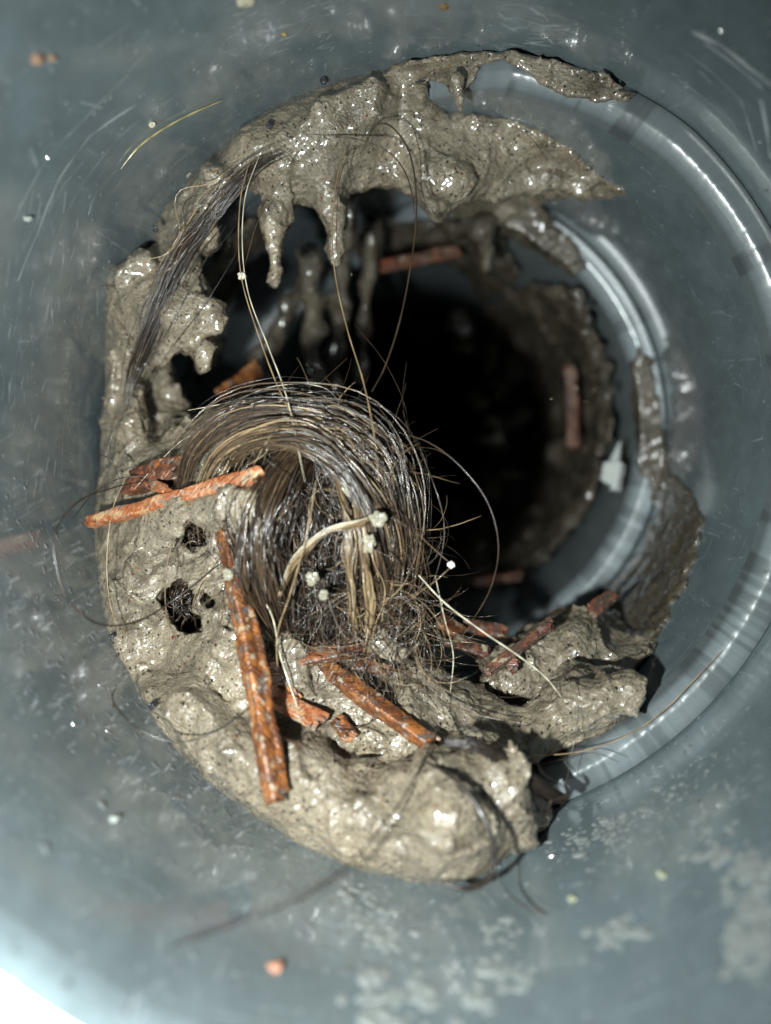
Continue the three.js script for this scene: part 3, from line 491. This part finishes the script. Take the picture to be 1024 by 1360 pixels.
part('outer_lock', lock([[240, 652, 124], [257, 600, 122], [302, 562, 120.5], [372, 550, 119.5], [436, 564, 119], [488, 604, 118.5], [520, 662, 118.5], [535, 735, 120], [530, 800, 123], [512, 845, 126]], 270, 1.9, [['brown', 0.4], ['dark', 0.34], ['tan', 0.2], ['blond', 0.06]], { strands: 18, cling: 0.7, wild: 0.16 }), hairMat, clump);
part('arched_lock', lock([[262, 655, 121], [288, 605, 119], [335, 577, 117.5], [398, 574, 116.5], [448, 602, 116], [490, 650, 116], [514, 712, 117], [522, 775, 119], [512, 830, 122]], 80, 1.3, [['tan', 0.5], ['blond', 0.14], ['brown', 0.36]], { strands: 9, cling: 0.8, wild: 0.14, curl: 0.8, r: [0.055, 0.095] }), hairMat, clump, 'pale arched lock over the top of the clump');
part('arched_lock', lock([[300, 620, 119], [340, 592, 117], [400, 588, 115.5], [445, 618, 115], [484, 674, 115], [505, 740, 116], [510, 800, 118.5], [504, 845, 121]], 120, 1.3, warm, { strands: 9, cling: 0.7, wild: 0.14 }), hairMat, clump);
part('side_lock', lock([[400, 590, 119], [362, 640, 116], [342, 695, 114.5], [342, 755, 115], [358, 815, 118], [372, 850, 121]], 340, 2.7, [['brown', 0.5], ['dark', 0.32], ['tan', 0.18]], { strands: 16, cling: 0.8, curl: 0.5, r: [0.06, 0.1] }), hairMat, clump, 'brown glossy lock down the left side of the clump');
part('side_lock', lock([[420, 600, 120], [385, 660, 117], [370, 720, 116.5], [380, 790, 118], [400, 850, 121]], 200, 1.9, dark, { strands: 9 }), hairMat, clump);
part('middle_lock', lock([[440, 612, 117], [456, 672, 114], [463, 735, 113.5], [468, 795, 115.5], [474, 850, 119]], 110, 0.75, light, { strands: 4, cling: 0.75 }), hairMat, clump, 'straight blond lock down the middle of the clump');
part('middle_lock', lock([[470, 640, 116], [480, 700, 114.5], [490, 770, 115.5], [492, 830, 118], [484, 880, 121]], 90, 0.7, light, { strands: 4, cling: 0.7 }), hairMat, clump);
part('inner_lock', lock([[485, 630, 119], [505, 690, 117.5], [512, 760, 118], [500, 830, 120], [485, 880, 123]], 220, 2.0, warm, { strands: 9 }), hairMat, clump);
part('inner_lock', lock([[430, 620, 121], [425, 690, 119.5], [432, 760, 119.5], [440, 830, 121], [450, 870, 123]], 260, 3.0, dark, { strands: 14, wild: 0.15 }), hairMat, clump);
part('back_lock', lock([[262, 575, 131], [335, 535, 130], [425, 534, 129], [492, 572, 128], [538, 645, 128], [552, 740, 129], [538, 830, 131]], 140, 1.9, dark, { strands: 14, wild: 0.2 }), hairMat, clump);
part('crossing_lock', lock([[368, 800, 116], [392, 745, 113.5], [430, 708, 112.5], [480, 692, 113], [515, 680, 115]], 26, 0.6, light, { strands: 4 }), hairMat, clump, 'thin blond lock crossing the middle of the clump');
{ // the tangle inside and the matted core
  const list = [];
  for (let i = 0; i < 620; i++) {
    const p = []; let a = R(0, 6.283), q = Math.sqrt(rnd()) * 0.95, u = 428 + Math.cos(a) * q * 108, v = 715 + Math.sin(a) * q * 135, d = 117.5 + R(-2.2, 6) + q * 2.5, dir = R(0, 6.283), cv = R(-0.35, 0.35), dd = R(-0.5, 0.5);
    for (let k = 0; k < 14; k++) { p.push(at(u, v, d)); u += Math.cos(dir) * 9; v += Math.sin(dir) * 10; dir += cv + R(-0.12, 0.12); d += dd * 0.5 + 0.02 * (Math.hypot((u - 440) / 115, (v - 715) / 135) > 1 ? 14 : 0); }
    const k = R(0.6, 1.3), c = pick([['brown', 0.45], ['dark', 0.25], ['tan', 0.2], ['blond', 0.1]]); list.push({ pts: new THREE.CatmullRomCurve3(p).getPoints(22), r: R(0.035, 0.07), col: c.map((e) => e * k) });
  }
  for (let i = 0; i < 110; i++) {     // wisps over and round the outside
    const a0 = R(-0.4, 3.6), w = R(0.5, 1.5) * (rnd() < 0.5 ? 1 : -1), q0 = R(0.75, 1.12), q1 = R(0.7, 1.18), p = [];
    for (let k = 0; k <= 8; k++) { const a = a0 + w * k / 8, q = lerp(q0, q1, k / 8) + 0.04 * Math.sin(k + i); p.push(at(415 + Math.cos(a) * q * 130, 690 - Math.sin(a) * q * 150, 116.5 + q * 3 + R(-0.4, 0.4) + (q < 0.9 ? -2.5 : 0))); }
    const k = R(0.6, 1.3), c = pick([['brown', 0.4], ['dark', 0.2], ['tan', 0.25], ['blond', 0.15]]); list.push({ pts: new THREE.CatmullRomCurve3(p).getPoints(30), r: R(0.035, 0.065), col: c.map((e) => e * k) });
  }
  part('tangle', tubes(list, 4), hairMat, clump);
  const loose = [];
  for (let i = 0; i < 190; i++) {
    const p = []; let a = R(-0.5, 3.4), u = R(430, 570), v = R(770, 870), d = R(117, 123), dir = R(0.2, 2.6), cv = R(-0.22, 0.22);
    for (let k = 0; k < 12; k++) { p.push(at(u, v, d)); u += Math.cos(dir) * 9; v += Math.sin(dir) * 9; dir += cv; d = clamp(d + R(-0.3, 0.3), 114, 126); }
    const c = pick(warm); loose.push({ pts: new THREE.CatmullRomCurve3(p).getPoints(20), r: R(0.035, 0.06), col: c });
  }
  part('frayed_ends', tubes(loose, 4), hairMat, clump, 'frayed loose ends at the foot of the clump');
  const core = new THREE.IcosahedronGeometry(1, 40), P = core.attributes.position, C = [], ctr = at(435, 720, 131), v = new THREE.Vector3();
  for (let i = 0; i < P.count; i++) { v.fromBufferAttribute(P, i); const n = 1 + 0.10 * fbm(v.x * 2, v.y * 2, v.z * 2, 3) + 0.03 * n3(v.x * 30, v.y * 6, v.z * 6); P.setXYZ(i, ctr.x + v.x * 11.2 * n, ctr.y + v.y * 13.2 * n, ctr.z + v.z * 9.2 * n); const k = 1 + 0.5 * n3(v.x * 40, v.y * 4, v.z * 4); C.push(0.018 * k, 0.013 * k, 0.009 * k); }
  core.setAttribute('color', new THREE.Float32BufferAttribute(C, 3)); core.computeVertexNormals();
  part('matted_core', core, hairMat, clump);
}
{ // dark lock stuck along the upper left mud
  const g = group('hair_lock', at(200, 450, 138), 'dark glossy lock of hair stuck along the mud at upper left', 'hair lock');
  part('strands', lock([[388, 196, 131.5], [350, 212, 131], [310, 246, 131], [268, 300, 132.5], [236, 345, 134.5], [212, 400, 135.5], [190, 455, 137], [174, 500, 139], [166, 548, 139.5]], 90, 1.9, [['dark', 0.8], ['brown', 0.2]], { strands: 26, cling: 0.4, wild: 0.2, r: [0.04, 0.07], end: 0.4, curl: 0.35 }), darkHair, g);
  part('pale_strands', lock([[330, 225, 130.5], [285, 262, 131], [248, 305, 132.5], [226, 345, 134], [205, 375, 136]], 12, 1.9, light, { strands: 4, wild: 0.2 }), hairMat, g, 'few pale strands along the dark lock');
}
for (const [u, v, d, w, h, n, label] of [[240, 806, 129, 20, 30, 70, 'dark wet hairs packed in the larger hollow of the left mud'], [258, 713, 126, 13, 15, 45, 'dark wet hairs packed in the small hollow of the left mud, above the other']]) {
  const list = [];
  for (let i = 0; i < n; i++) { const p = []; let a = R(0, 6.283), x = u + R(-0.6, 0.6) * w, y = v + R(-0.6, 0.6) * h, z = d + R(-1, 9), cv = R(-0.5, 0.5); for (let k = 0; k < 9; k++) { p.push(at(x, y, z)); x += Math.cos(a) * w * 0.22; y += Math.sin(a) * h * 0.22; a += cv; z += 0.5 * (Math.hypot((x - u) / w, (y - v) / h) > 0.9 ? 1.5 : R(-0.5, 0.5)); } list.push({ pts: new THREE.CatmullRomCurve3(p).getPoints(18), r: R(0.05, 0.12), col: pick([['dark', 0.6], ['brown', 0.3], ['tan', 0.1]]) }); }
  one('hair_tuft', tubes(list, 5), hairMat, label, 'hair tuft');
}
// single stray hairs: [points], radius, shade, label
const strays = [
  [[[332, 212, 130], [320, 260, 128], [317, 330, 126], [322, 375, 125], [345, 450, 122], [372, 520, 119], [398, 570, 116]], 0.085, 'blond', 'pale hair hanging from the upper left mud to the clump, left of its twin'],
  [[[345, 205, 130.5], [326, 260, 128.5], [322, 330, 126.5], [330, 390, 124.5], [356, 460, 121.5], [380, 525, 118.5], [405, 640, 113]], 0.085, 'pale', 'pale hair hanging beside its twin and running on over the clump'],
  [[[361, 262, 134], [340, 300, 130], [330, 335, 128], [322, 362, 126]], 0.06, 'tan', 'short tan hair branching from the pale pair below the long drip'],
  [[[458, 196, 132], [447, 240, 130], [441, 310, 127], [446, 370, 124], [462, 440, 121], [482, 505, 118], [494, 560, 115.5], [500, 600, 115]], 0.085, 'blond', 'long blond hair hanging from the second drip to the top of the clump'],
  [[[474, 180, 132], [452, 235, 130.2], [447, 305, 127.2], [448, 345, 126]], 0.07, 'tan', 'short tan hair joined to the long blond one at the second drip'],
  [[[482, 200, 134], [494, 170, 132], [512, 164, 131], [538, 190, 129.5], [550, 230, 128], [553, 285, 126], [546, 350, 124], [530, 430, 121], [510, 490, 119], [494, 520, 117.5]], 0.13, 'brown', 'thick dark looped hair hanging from the top mud down to the clump'],
  [[[412, 178, 132.5], [460, 182, 131.5], [508, 196, 130.5], [536, 225, 129], [548, 262, 127.5], [550, 285, 126.5]], 0.1, 'brown', 'dark hair curving right into the thick dark loop'],
  [[[505, 160, 131], [540, 160, 131], [556, 195, 131], [562, 260, 130.5], [575, 285, 131]], 0.06, 'brown', 'fine brown hair curving behind the thick dark loop to the lowest mud tip'],
  [[[520, 572, 120], [570, 588, 118.5], [612, 620, 117.5], [648, 668, 117], [662, 725, 117], [652, 780, 118], [625, 828, 120], [590, 880, 122]], 0.07, 'brown', 'fine brown hair in a wide arc at right of the clump'],
  [[[556, 764, 117], [590, 800, 116.5], [640, 838, 116.5], [690, 872, 117], [725, 900, 118], [745, 925, 118.5]], 0.10, 'pale', 'bright straight hair from the clump to the right mound'],
  [[[548, 580, 121], [575, 640, 119], [590, 700, 119], [580, 760, 119.5], [560, 800, 121]], 0.06, 'brown', 'thin hair bowed close to the right edge of the clump'],
  [[[535, 545, 122], [548, 600, 121], [548, 660, 119]], 0.06, 'brown', 'thin upright hair rising above the right shoulder of the clump'],
  [[[540, 480, 124], [535, 530, 123], [546, 590, 121]], 0.05, 'dark', 'very fine dark hair standing in front of the black opening'],
  [[[602, 750, 117], [580, 770, 117], [545, 795, 119], [505, 820, 121]], 0.08, 'tan', 'bent tan hair with a white bead at its tip'],
  [[[598, 748, 117], [575, 728, 117], [552, 706, 116.5]], 0.07, 'tan', 'short tan hair running up from the white bead into the clump'],
  [[[196, 638, 129], [150, 648, 121], [102, 668, 114], [74, 705, 111], [74, 750, 110.5], [92, 798, 111], [130, 828, 113], [180, 826, 117], [232, 796, 120], [290, 750, 119.5], [312, 735, 118]], 0.12, 'dark', 'dark hair looping far left over the pipe wall and back'],
  [[[160, 640, 130], [146, 610, 130], [126, 602, 129]], 0.06, 'dark', 'short dark hair curling at the left edge of the mud'],
  [[[195, 632, 129.5], [158, 636, 128.5], [125, 655, 127], [96, 690, 124]], 0.07, 'dark', 'short brown hair reaching left from the brown chunk over the wall'],
  [[[170, 628, 131], [150, 675, 129.5], [142, 745, 128.5], [146, 800, 127.5], [162, 850, 125]], 0.085, 'blond', 'pale hair lying down the left mud beside the pipe wall'],
  [[[288, 640, 122], [262, 680, 121.5], [230, 720, 122], [220, 770, 122], [222, 820, 122.5], [232, 845, 123.5]], 0.10, 'tan', 'tan hair curving round the left hollow in the mud'],
  [[[300, 592, 119], [300, 540, 127], [200, 700, 128]].slice(0, 1).concat([[250, 580, 128], [210, 615, 130], [178, 650, 129]]), 0.06, 'pale', 'fine pale hair from the clump left across the brown chunk'],
  [[[300, 706, 117], [325, 760, 115.5], [360, 815, 116], [372, 870, 117], [395, 940, 116]], 0.10, 'pale', 'bright hair running beside the upper end of the long rusty bar'],
  [[[420, 640, 112.5], [405, 720, 112], [385, 790, 113], [368, 845, 115.5], [370, 905, 116.5]], 0.09, 'blond', 'thick pale hair running straight down the front of the clump'],
  [[[325, 690, 114.5], [318, 740, 114.5], [300, 790, 116], [290, 850, 119]], 0.08, 'tan', 'tan hair crossing the upper part of the long rusty bar'],
  [[[368, 838, 117], [420, 862, 117.5], [470, 872, 118], [530, 890, 119], [600, 905, 121]], 0.09, 'tan', 'tan hair lying over the short dark bar to the right'],
  [[[480, 800, 116], [520, 860, 117], [556, 910, 118.5], [620, 945, 119], [700, 962, 117]], 0.075, 'tan', 'tan hair from the foot of the clump along the wet mud'],
  [[[560, 880, 120], [640, 920, 119], [690, 925, 119], [740, 900, 119], [790, 870, 122], [790, 840, 125]], 0.055, 'dark', 'fine dark hair curving up over the right mound'],
  [[[620, 945, 118], [640, 985, 116], [692, 1000, 117.5], [760, 1000, 117.2], [830, 978, 117.5], [880, 945, 118], [925, 900, 119], [958, 865, 119.4]], 0.075, 'blond', 'golden hair following the curved pale pipe end at lower right'],
  [[[690, 1020, 116], [740, 1010, 117], [790, 1000, 117], [822, 1012, 115.5]], 0.055, 'dark', 'short dark hair curled over the pale pipe end'],
  [[[752, 1040, 115], [762, 985, 116.5], [768, 930, 117], [748, 890, 118]], 0.05, 'brown', 'fine brown hair rising from the dark knot over the right mound'],
  [[[590, 955, 116], [575, 985, 110], [535, 1060, 102], [480, 1130, 95], [415, 1185, 90], [320, 1225, 86], [215, 1262, 82]], 0.10, 'dark', 'long blurred dark hair crossing the lower mud toward the near wall'],
  [[[560, 1008, 105.5], [610, 1040, 102.5], [642, 1085, 100.5], [656, 1130, 99.5], [650, 1165, 99.5], [620, 1180, 101], [585, 1172, 102]], 0.32, 'dark', 'thick blurred dark hair looping over the front mud lobe'],
  [[[655, 1155, 100.5], [675, 1185, 99], [700, 1205, 97], [725, 1215, 96]], 0.09, 'dark', 'short blurred dark hair below the front lobe on the wall'],
  [[[155, 910, 115], [150, 930, 112], [180, 965, 110], [230, 985, 110], [280, 975, 110], [330, 940, 112]], 0.1, 'dark', 'fine dark hair dipping over the lower left mud edge'],
  [[[108, 382, 141], [150, 380, 141], [198, 374, 139]], 0.075, 'brown', 'short level brown hair across the left mud lump'],
  [[[300, 300, 134], [262, 365, 134], [222, 440, 135], [180, 510, 138], [148, 580, 138], [136, 630, 138]], 0.06, 'dark', 'fine dark hair slanting down the left flap of mud'],
  [[[335, 300, 133], [275, 400, 133.5], [222, 470, 136], [190, 530, 139]], 0.05, 'dark', 'very fine dark hair right of the slanting one on the left flap'],
  [[[250, 545, 128], [300, 535, 126], [370, 512, 124], [430, 515, 123], [460, 545, 121]], 0.06, 'pale', 'thin pale hair arched over the top of the clump'],
  [[[395, 538, 123], [440, 495, 126], [462, 475, 128]], 0.05, 'brown', 'fine brown hair pointing up from the top of the clump'],
  [[[470, 430, 132], [510, 480, 128], [538, 540, 124], [545, 600, 121]], 0.045, 'brown', 'faint fine hair in front of the black opening, beside the loop'],
  [[[578, 765, 117.5], [590, 820, 118], [602, 870, 120], [598, 920, 120]], 0.07, 'pale', 'thin pale hair dropping from the right edge of the clump'],
  [[[545, 830, 119], [580, 880, 119.5], [590, 950, 118], [612, 1000, 112]], 0.06, 'brown', 'brown hair from the frayed ends down to the front lobe'],
  [[[470, 880, 120], [500, 950, 118.5], [455, 970, 116], [400, 940, 117]], 0.05, 'dark', 'fine dark hair dipping across the orange and grey bar'],
  [[[680, 150, 138], [705, 165, 137], [730, 200, 140]].map(([u, v, d]) => [u, v + 18, d]), 0.045, 'dark', 'very fine dark hair on the upper right mud'],
];
for (const [p, r, shade, label] of strays) {
  const k = R(0.85, 1.15), c = shades[shade];
  one('stray_hair', tubes([{ pts: curveOf(p).getPoints(90), r, col: c.map((e) => e * k), tip: 0.5, vary: 0.10 }], 7), shade === 'dark' ? darkHair : hairMat, label, 'hair', { group: 'single stray hairs on the mud, the wall and over the hole' });
}
{ // golden hair on the upper left wall
  const w = [[158, 222], [180, 195], [205, 175], [245, 152], [295, 130]].map(([u, v]) => onWall(u, v, 0.35));
  one('stray_hair', tubes([{ pts: new THREE.CatmullRomCurve3(w).getPoints(60), r: 0.16, col: [0.22, 0.19, 0.09], tip: 0.25 }], 7), hairMat, 'thick golden fibre stuck flat on the upper left pipe wall', 'hair');
}
{ // dark knotted strand on the front lobe's right shoulder
  const g = group('dark_strand', at(720, 1060, 112), 'black wet twisted strand ending on the pale pipe end at lower right', 'strand');
  part('twist', lock([[590, 985, 107.5], [630, 992, 107], [672, 1012, 107.5], [712, 1042, 109], [754, 1064, 111.5]], 90, 1.15, [['dark', 1]], { strands: 4, cling: 0.8, end: 0.04, r: [0.1, 0.2] }), darkHair, g);
  part('tip', tubes([{ pts: curveOf([[735, 1056, 110.5], [728, 1072, 111], [722, 1088, 112]]).getPoints(10), r: 0.3, col: shades.dark }, { pts: curveOf([[708, 1044, 109], [706, 1064, 110], [716, 1078, 111]]).getPoints(10), r: 0.45, col: shades.dark }, { pts: curveOf([[735, 1062, 110.5], [754, 1054, 111], [750, 1040, 112]]).getPoints(10), r: 0.25, col: shades.dark }], 8), darkHair, g);
}

// ------------------------------------------------------------------ small pale crumbs of mud, bead, grit, splatter, water
const crumbMat = new THREE.MeshPhysicalMaterial({ color: new THREE.Color(0.30, 0.275, 0.20), roughness: 0.5, clearcoat: 0.9, clearcoatRoughness: 0.12, bumpMap: mudBump, bumpScale: 0.00012 });
const lumpGeo = (c, r, seed, sq = [1, 1, 1]) => { const g = new THREE.IcosahedronGeometry(1, 12), P = g.attributes.position, v = new THREE.Vector3(); for (let i = 0; i < P.count; i++) { v.fromBufferAttribute(P, i); const n = r * (1 + 0.30 * n3(v.x * 0.9 + seed * 9, v.y * 0.9, v.z * 0.9) + 0.1 * n3(v.x * 2.4 + seed * 9, v.y * 2.4, v.z * 2.4)); P.setXYZ(i, c.x + v.x * n * sq[0], c.y + v.y * n * sq[1], c.z + v.z * n * sq[2]); } g.computeVertexNormals(); return g; };
for (const [u, v, d, r, label, sq] of [
  [415, 768, 113.4, 0.8, 'round pale mud crumb caught in the middle of the clump'], [430, 790, 114, 0.6, 'small pale mud crumb just above the upright red flake'],
  [490, 722, 113, 0.75, 'pale mud crumb on the blond lock, below the larger smear', [1, 1.5, 0.8]], [502, 690, 113.4, 0.8, 'pale mud smear high on the right of the blond lock', [1.3, 1.2, 0.7]],
  [462, 645, 115.2, 0.95, 'pale mud smear under the arch of the clump', [1, 1.6, 0.6]], [304, 762, 115.4, 0.75, 'wet grey mud crumb stuck on the long rusty bar'], [262, 430, 135, 0.01, '', null],
]) if (label) one('mud_crumb', lumpGeo(at(u, v, d), r, u, sq), crumbMat, label, 'mud crumb', { group: 'pale mud crumbs caught in the hair and on the bar' });
one('white_bead', lumpGeo(at(599, 750, 117), 0.42, 3), new THREE.MeshPhysicalMaterial({ color: new THREE.Color(0.8, 0.78, 0.72), roughness: 0.3, clearcoat: 1 }), 'tiny white bead at the tip of the bent tan hair', 'bead');
one('white_bead', lumpGeo(at(321, 366, 125.5), 0.55, 4), new THREE.MeshPhysicalMaterial({ color: new THREE.Color(0.4, 0.36, 0.28), roughness: 0.4, clearcoat: 1 }), 'small pale knot on the pale pair of hanging hairs', 'bead');
const black = new THREE.MeshPhysicalMaterial({ color: new THREE.Color(0.012, 0.012, 0.018), roughness: 0.3, clearcoat: 0.8 });
for (const [u, v, d, r, label] of [[430, 106, 135, 0.55, 'black grit grain at the top edge of the hanging mud'], [365, 126, 141, 0.45, 'black grit grain where the mud meets the upper wall'], [358, 166, 133.6, 0.5, 'black square grit grain on the upper left mud'], [202, 937, 116.5, 0.5, 'dark blue grit grain on the front lobe at left'], [206, 304, 138.5, 0.5, 'black grit grain beside the top of the dark lock'], [703, 1113, 108.5, 0.35, 'black grit grain near the right end of the front lobe'], [148, 845, 128, 0.35, 'black grit grain at the left mud edge, under the looping hair']])
  one('grit_grain', lumpGeo(at(u, v, d), r, u), black, label, 'grit', { group: 'dark grit grains on the mud' });
// crumbs on the pipe wall
for (const [u, v, r, c, label] of [
  [325, 2, 1.5, [0.3, 0.28, 0.2], 'grey crumb on the wall at the top edge'], [590, 8, 0.9, [0.16, 0.10, 0.04], 'dark brown crumb on the wall at the top'], [377, 45, 0.5, [0.3, 0.2, 0.06], 'small ochre crumb on the wall above the mud'],
  [201, 165, 0.75, [0.42, 0.38, 0.28], 'beige crumb on the wall beside the golden fibre'], [48, 78, 1.1, [0.22, 0.13, 0.08], 'blurred orange crumb at upper left on the wall'], [67, 76, 0.8, [0.2, 0.14, 0.09], 'fainter orange crumb right beside the blurred one'],
  [365, 1286, 1.1, [0.27, 0.13, 0.08], 'blurred orange crumb low on the near wall'], [35, 290, 0.8, [0.24, 0.26, 0.24], 'white crumb on the left wall'], [150, 1088, 0.8, [0.24, 0.26, 0.24], 'white crumb on the lower left wall'],
  [980, 858, 0.45, [0.45, 0.22, 0.08], 'tiny orange crumb on the pale pipe end at right'], [760, 1195, 0.8, [0.24, 0.25, 0.17], 'yellow crumb on the lower wall'], [880, 1162, 0.8, [0.24, 0.25, 0.17], 'yellow crumb on the lower right wall, beside the big splash'],
]) { const p = onWall(u, v, 0.1), g = lumpGeo(p, r * 0.52, u * 0.7, [1.3, 0.75, 1.4]); one('wall_crumb', g, new THREE.MeshPhysicalMaterial({ color: new THREE.Color(...c), roughness: 0.7 }), label, 'crumb', { group: 'crumbs stuck on the grey pipe wall' }); }
// instanced: pale splatter and water on the wall (too many to count)
function scatter(name, geo, mat, list, label, category) {
  const m = new THREE.InstancedMesh(geo, mat, list.length), M = new THREE.Matrix4(), q = new THREE.Quaternion(), z = new THREE.Vector3(0, 0, 1), S = new THREE.Vector3();
  list.forEach(([u, v, a, b, h, turn], i) => {
    const p = onWall(u, v, -h * 0.1), n = new THREE.Vector3(-p.x, -p.y, 0).normalize(); q.setFromUnitVectors(z, n); const q2 = new THREE.Quaternion().setFromAxisAngle(n, turn);
    M.compose(p.multiplyScalar(MM), q2.multiply(q), S.set(a * MM, b * MM, h * MM)); m.setMatrixAt(i, M);
  });
  m.name = name; m.userData = { label, category, kind: 'stuff' }; m.castShadow = m.receiveShadow = true; scene.add(m);
}
const drop = (() => { const g = new THREE.IcosahedronGeometry(1, 3), P = g.attributes.position, v = new THREE.Vector3(); for (let i = 0; i < P.count; i++) { v.fromBufferAttribute(P, i); const n = 1 + 0.22 * n3(v.x * 1.7, v.y * 1.7, v.z * 1.7); P.setXYZ(i, v.x * n, v.y * n, v.z * n); } g.computeVertexNormals(); return g; })();
const splat = [], water = [];
const onlyWall = (u, v) => { const d = w1(u, v), p = onWall(u, v), th = Math.atan2(p.y, p.x); return d < zlip(th) - 0.6 && d > mouth(th) + 1; };
const cluster = (u0, v0, su, sv, slope, n, a0, a1) => { for (let i = 0; i < n; i++) { const g = (rnd() + rnd() + rnd() - 1.5) / 1.5, u = u0 + g * su, v = v0 + (rnd() + rnd() - 1) * sv + g * su * slope; if (!onlyWall(u, v) || n2(u * 0.022, v * 0.022) + 0.35 * n2(u * 0.08, v * 0.08) < R(-0.5, 0.25)) continue; const a = 0.75 * R(a0, a1) * (rnd() < 0.12 ? 1.9 : 1); splat.push([u, v, a * R(0.8, 1.7), a, a * 0.28, R(0, 3.1)]); } };
cluster(800, 1108, 110, 26, -0.35, 150, 0.12, 0.5); cluster(900, 1060, 130, 60, -0.4, 150, 0.08, 0.3); cluster(1000, 1215, 55, 100, 0.1, 330, 0.12, 0.8); cluster(950, 1130, 60, 40, -0.3, 60, 0.25, 0.7); cluster(500, 1225, 70, 40, 0.7, 110, 0.2, 0.7); cluster(530, 1330, 90, 40, 0, 120, 0.3, 0.9); cluster(660, 1290, 70, 60, 0.2, 70, 0.25, 0.8); cluster(820, 1245, 60, 30, -0.1, 30, 0.3, 0.9); cluster(970, 900, 60, 200, 0, 60, 0.05, 0.2); cluster(660, 1240, 40, 20, -0.4, 30, 0.2, 0.5); cluster(700, 1120, 40, 14, -0.3, 60, 0.1, 0.35);
scatter('mud_splatter', drop, new THREE.MeshPhysicalMaterial({ color: new THREE.Color(0.175, 0.19, 0.182), roughness: 0.4, clearcoat: 0.6, clearcoatRoughness: 0.2 }), splat, 'pale grey splatter of mud on the lower right pipe wall', 'splatter');
for (let i = 0; i < 1900; i++) { const u = R(-10, 1034), v = R(-10, 1370); if (!onlyWall(u, v)) continue; const low = v > 900 ? 1.6 : 1, a = R(0.05, 0.16) * low * (rnd() < 0.06 ? 2 : 1); water.push([u, v, a * R(0.8, 1.6), a, a * 0.55, R(0, 3.1)]); }
for (let i = 0; i < 620; i++) { const u = R(0, 560), v = 760 + u * 0.9 + R(-120, 120); if (!onlyWall(u, v)) continue; const a = R(0.1, 0.36) * (0.5 + rnd()); water.push([u, v, a * R(0.8, 2.4), a, a * 0.3, R(0, 3.1)]); }
scatter('water_drops', drop, new THREE.MeshPhysicalMaterial({ color: new THREE.Color(0.098, 0.109, 0.113), roughness: 0.06, clearcoat: 1, clearcoatRoughness: 0.05 }), water, 'tiny water drops scattered all over the grey pipe wall', 'water drops');

renderer.render(scene, camera);
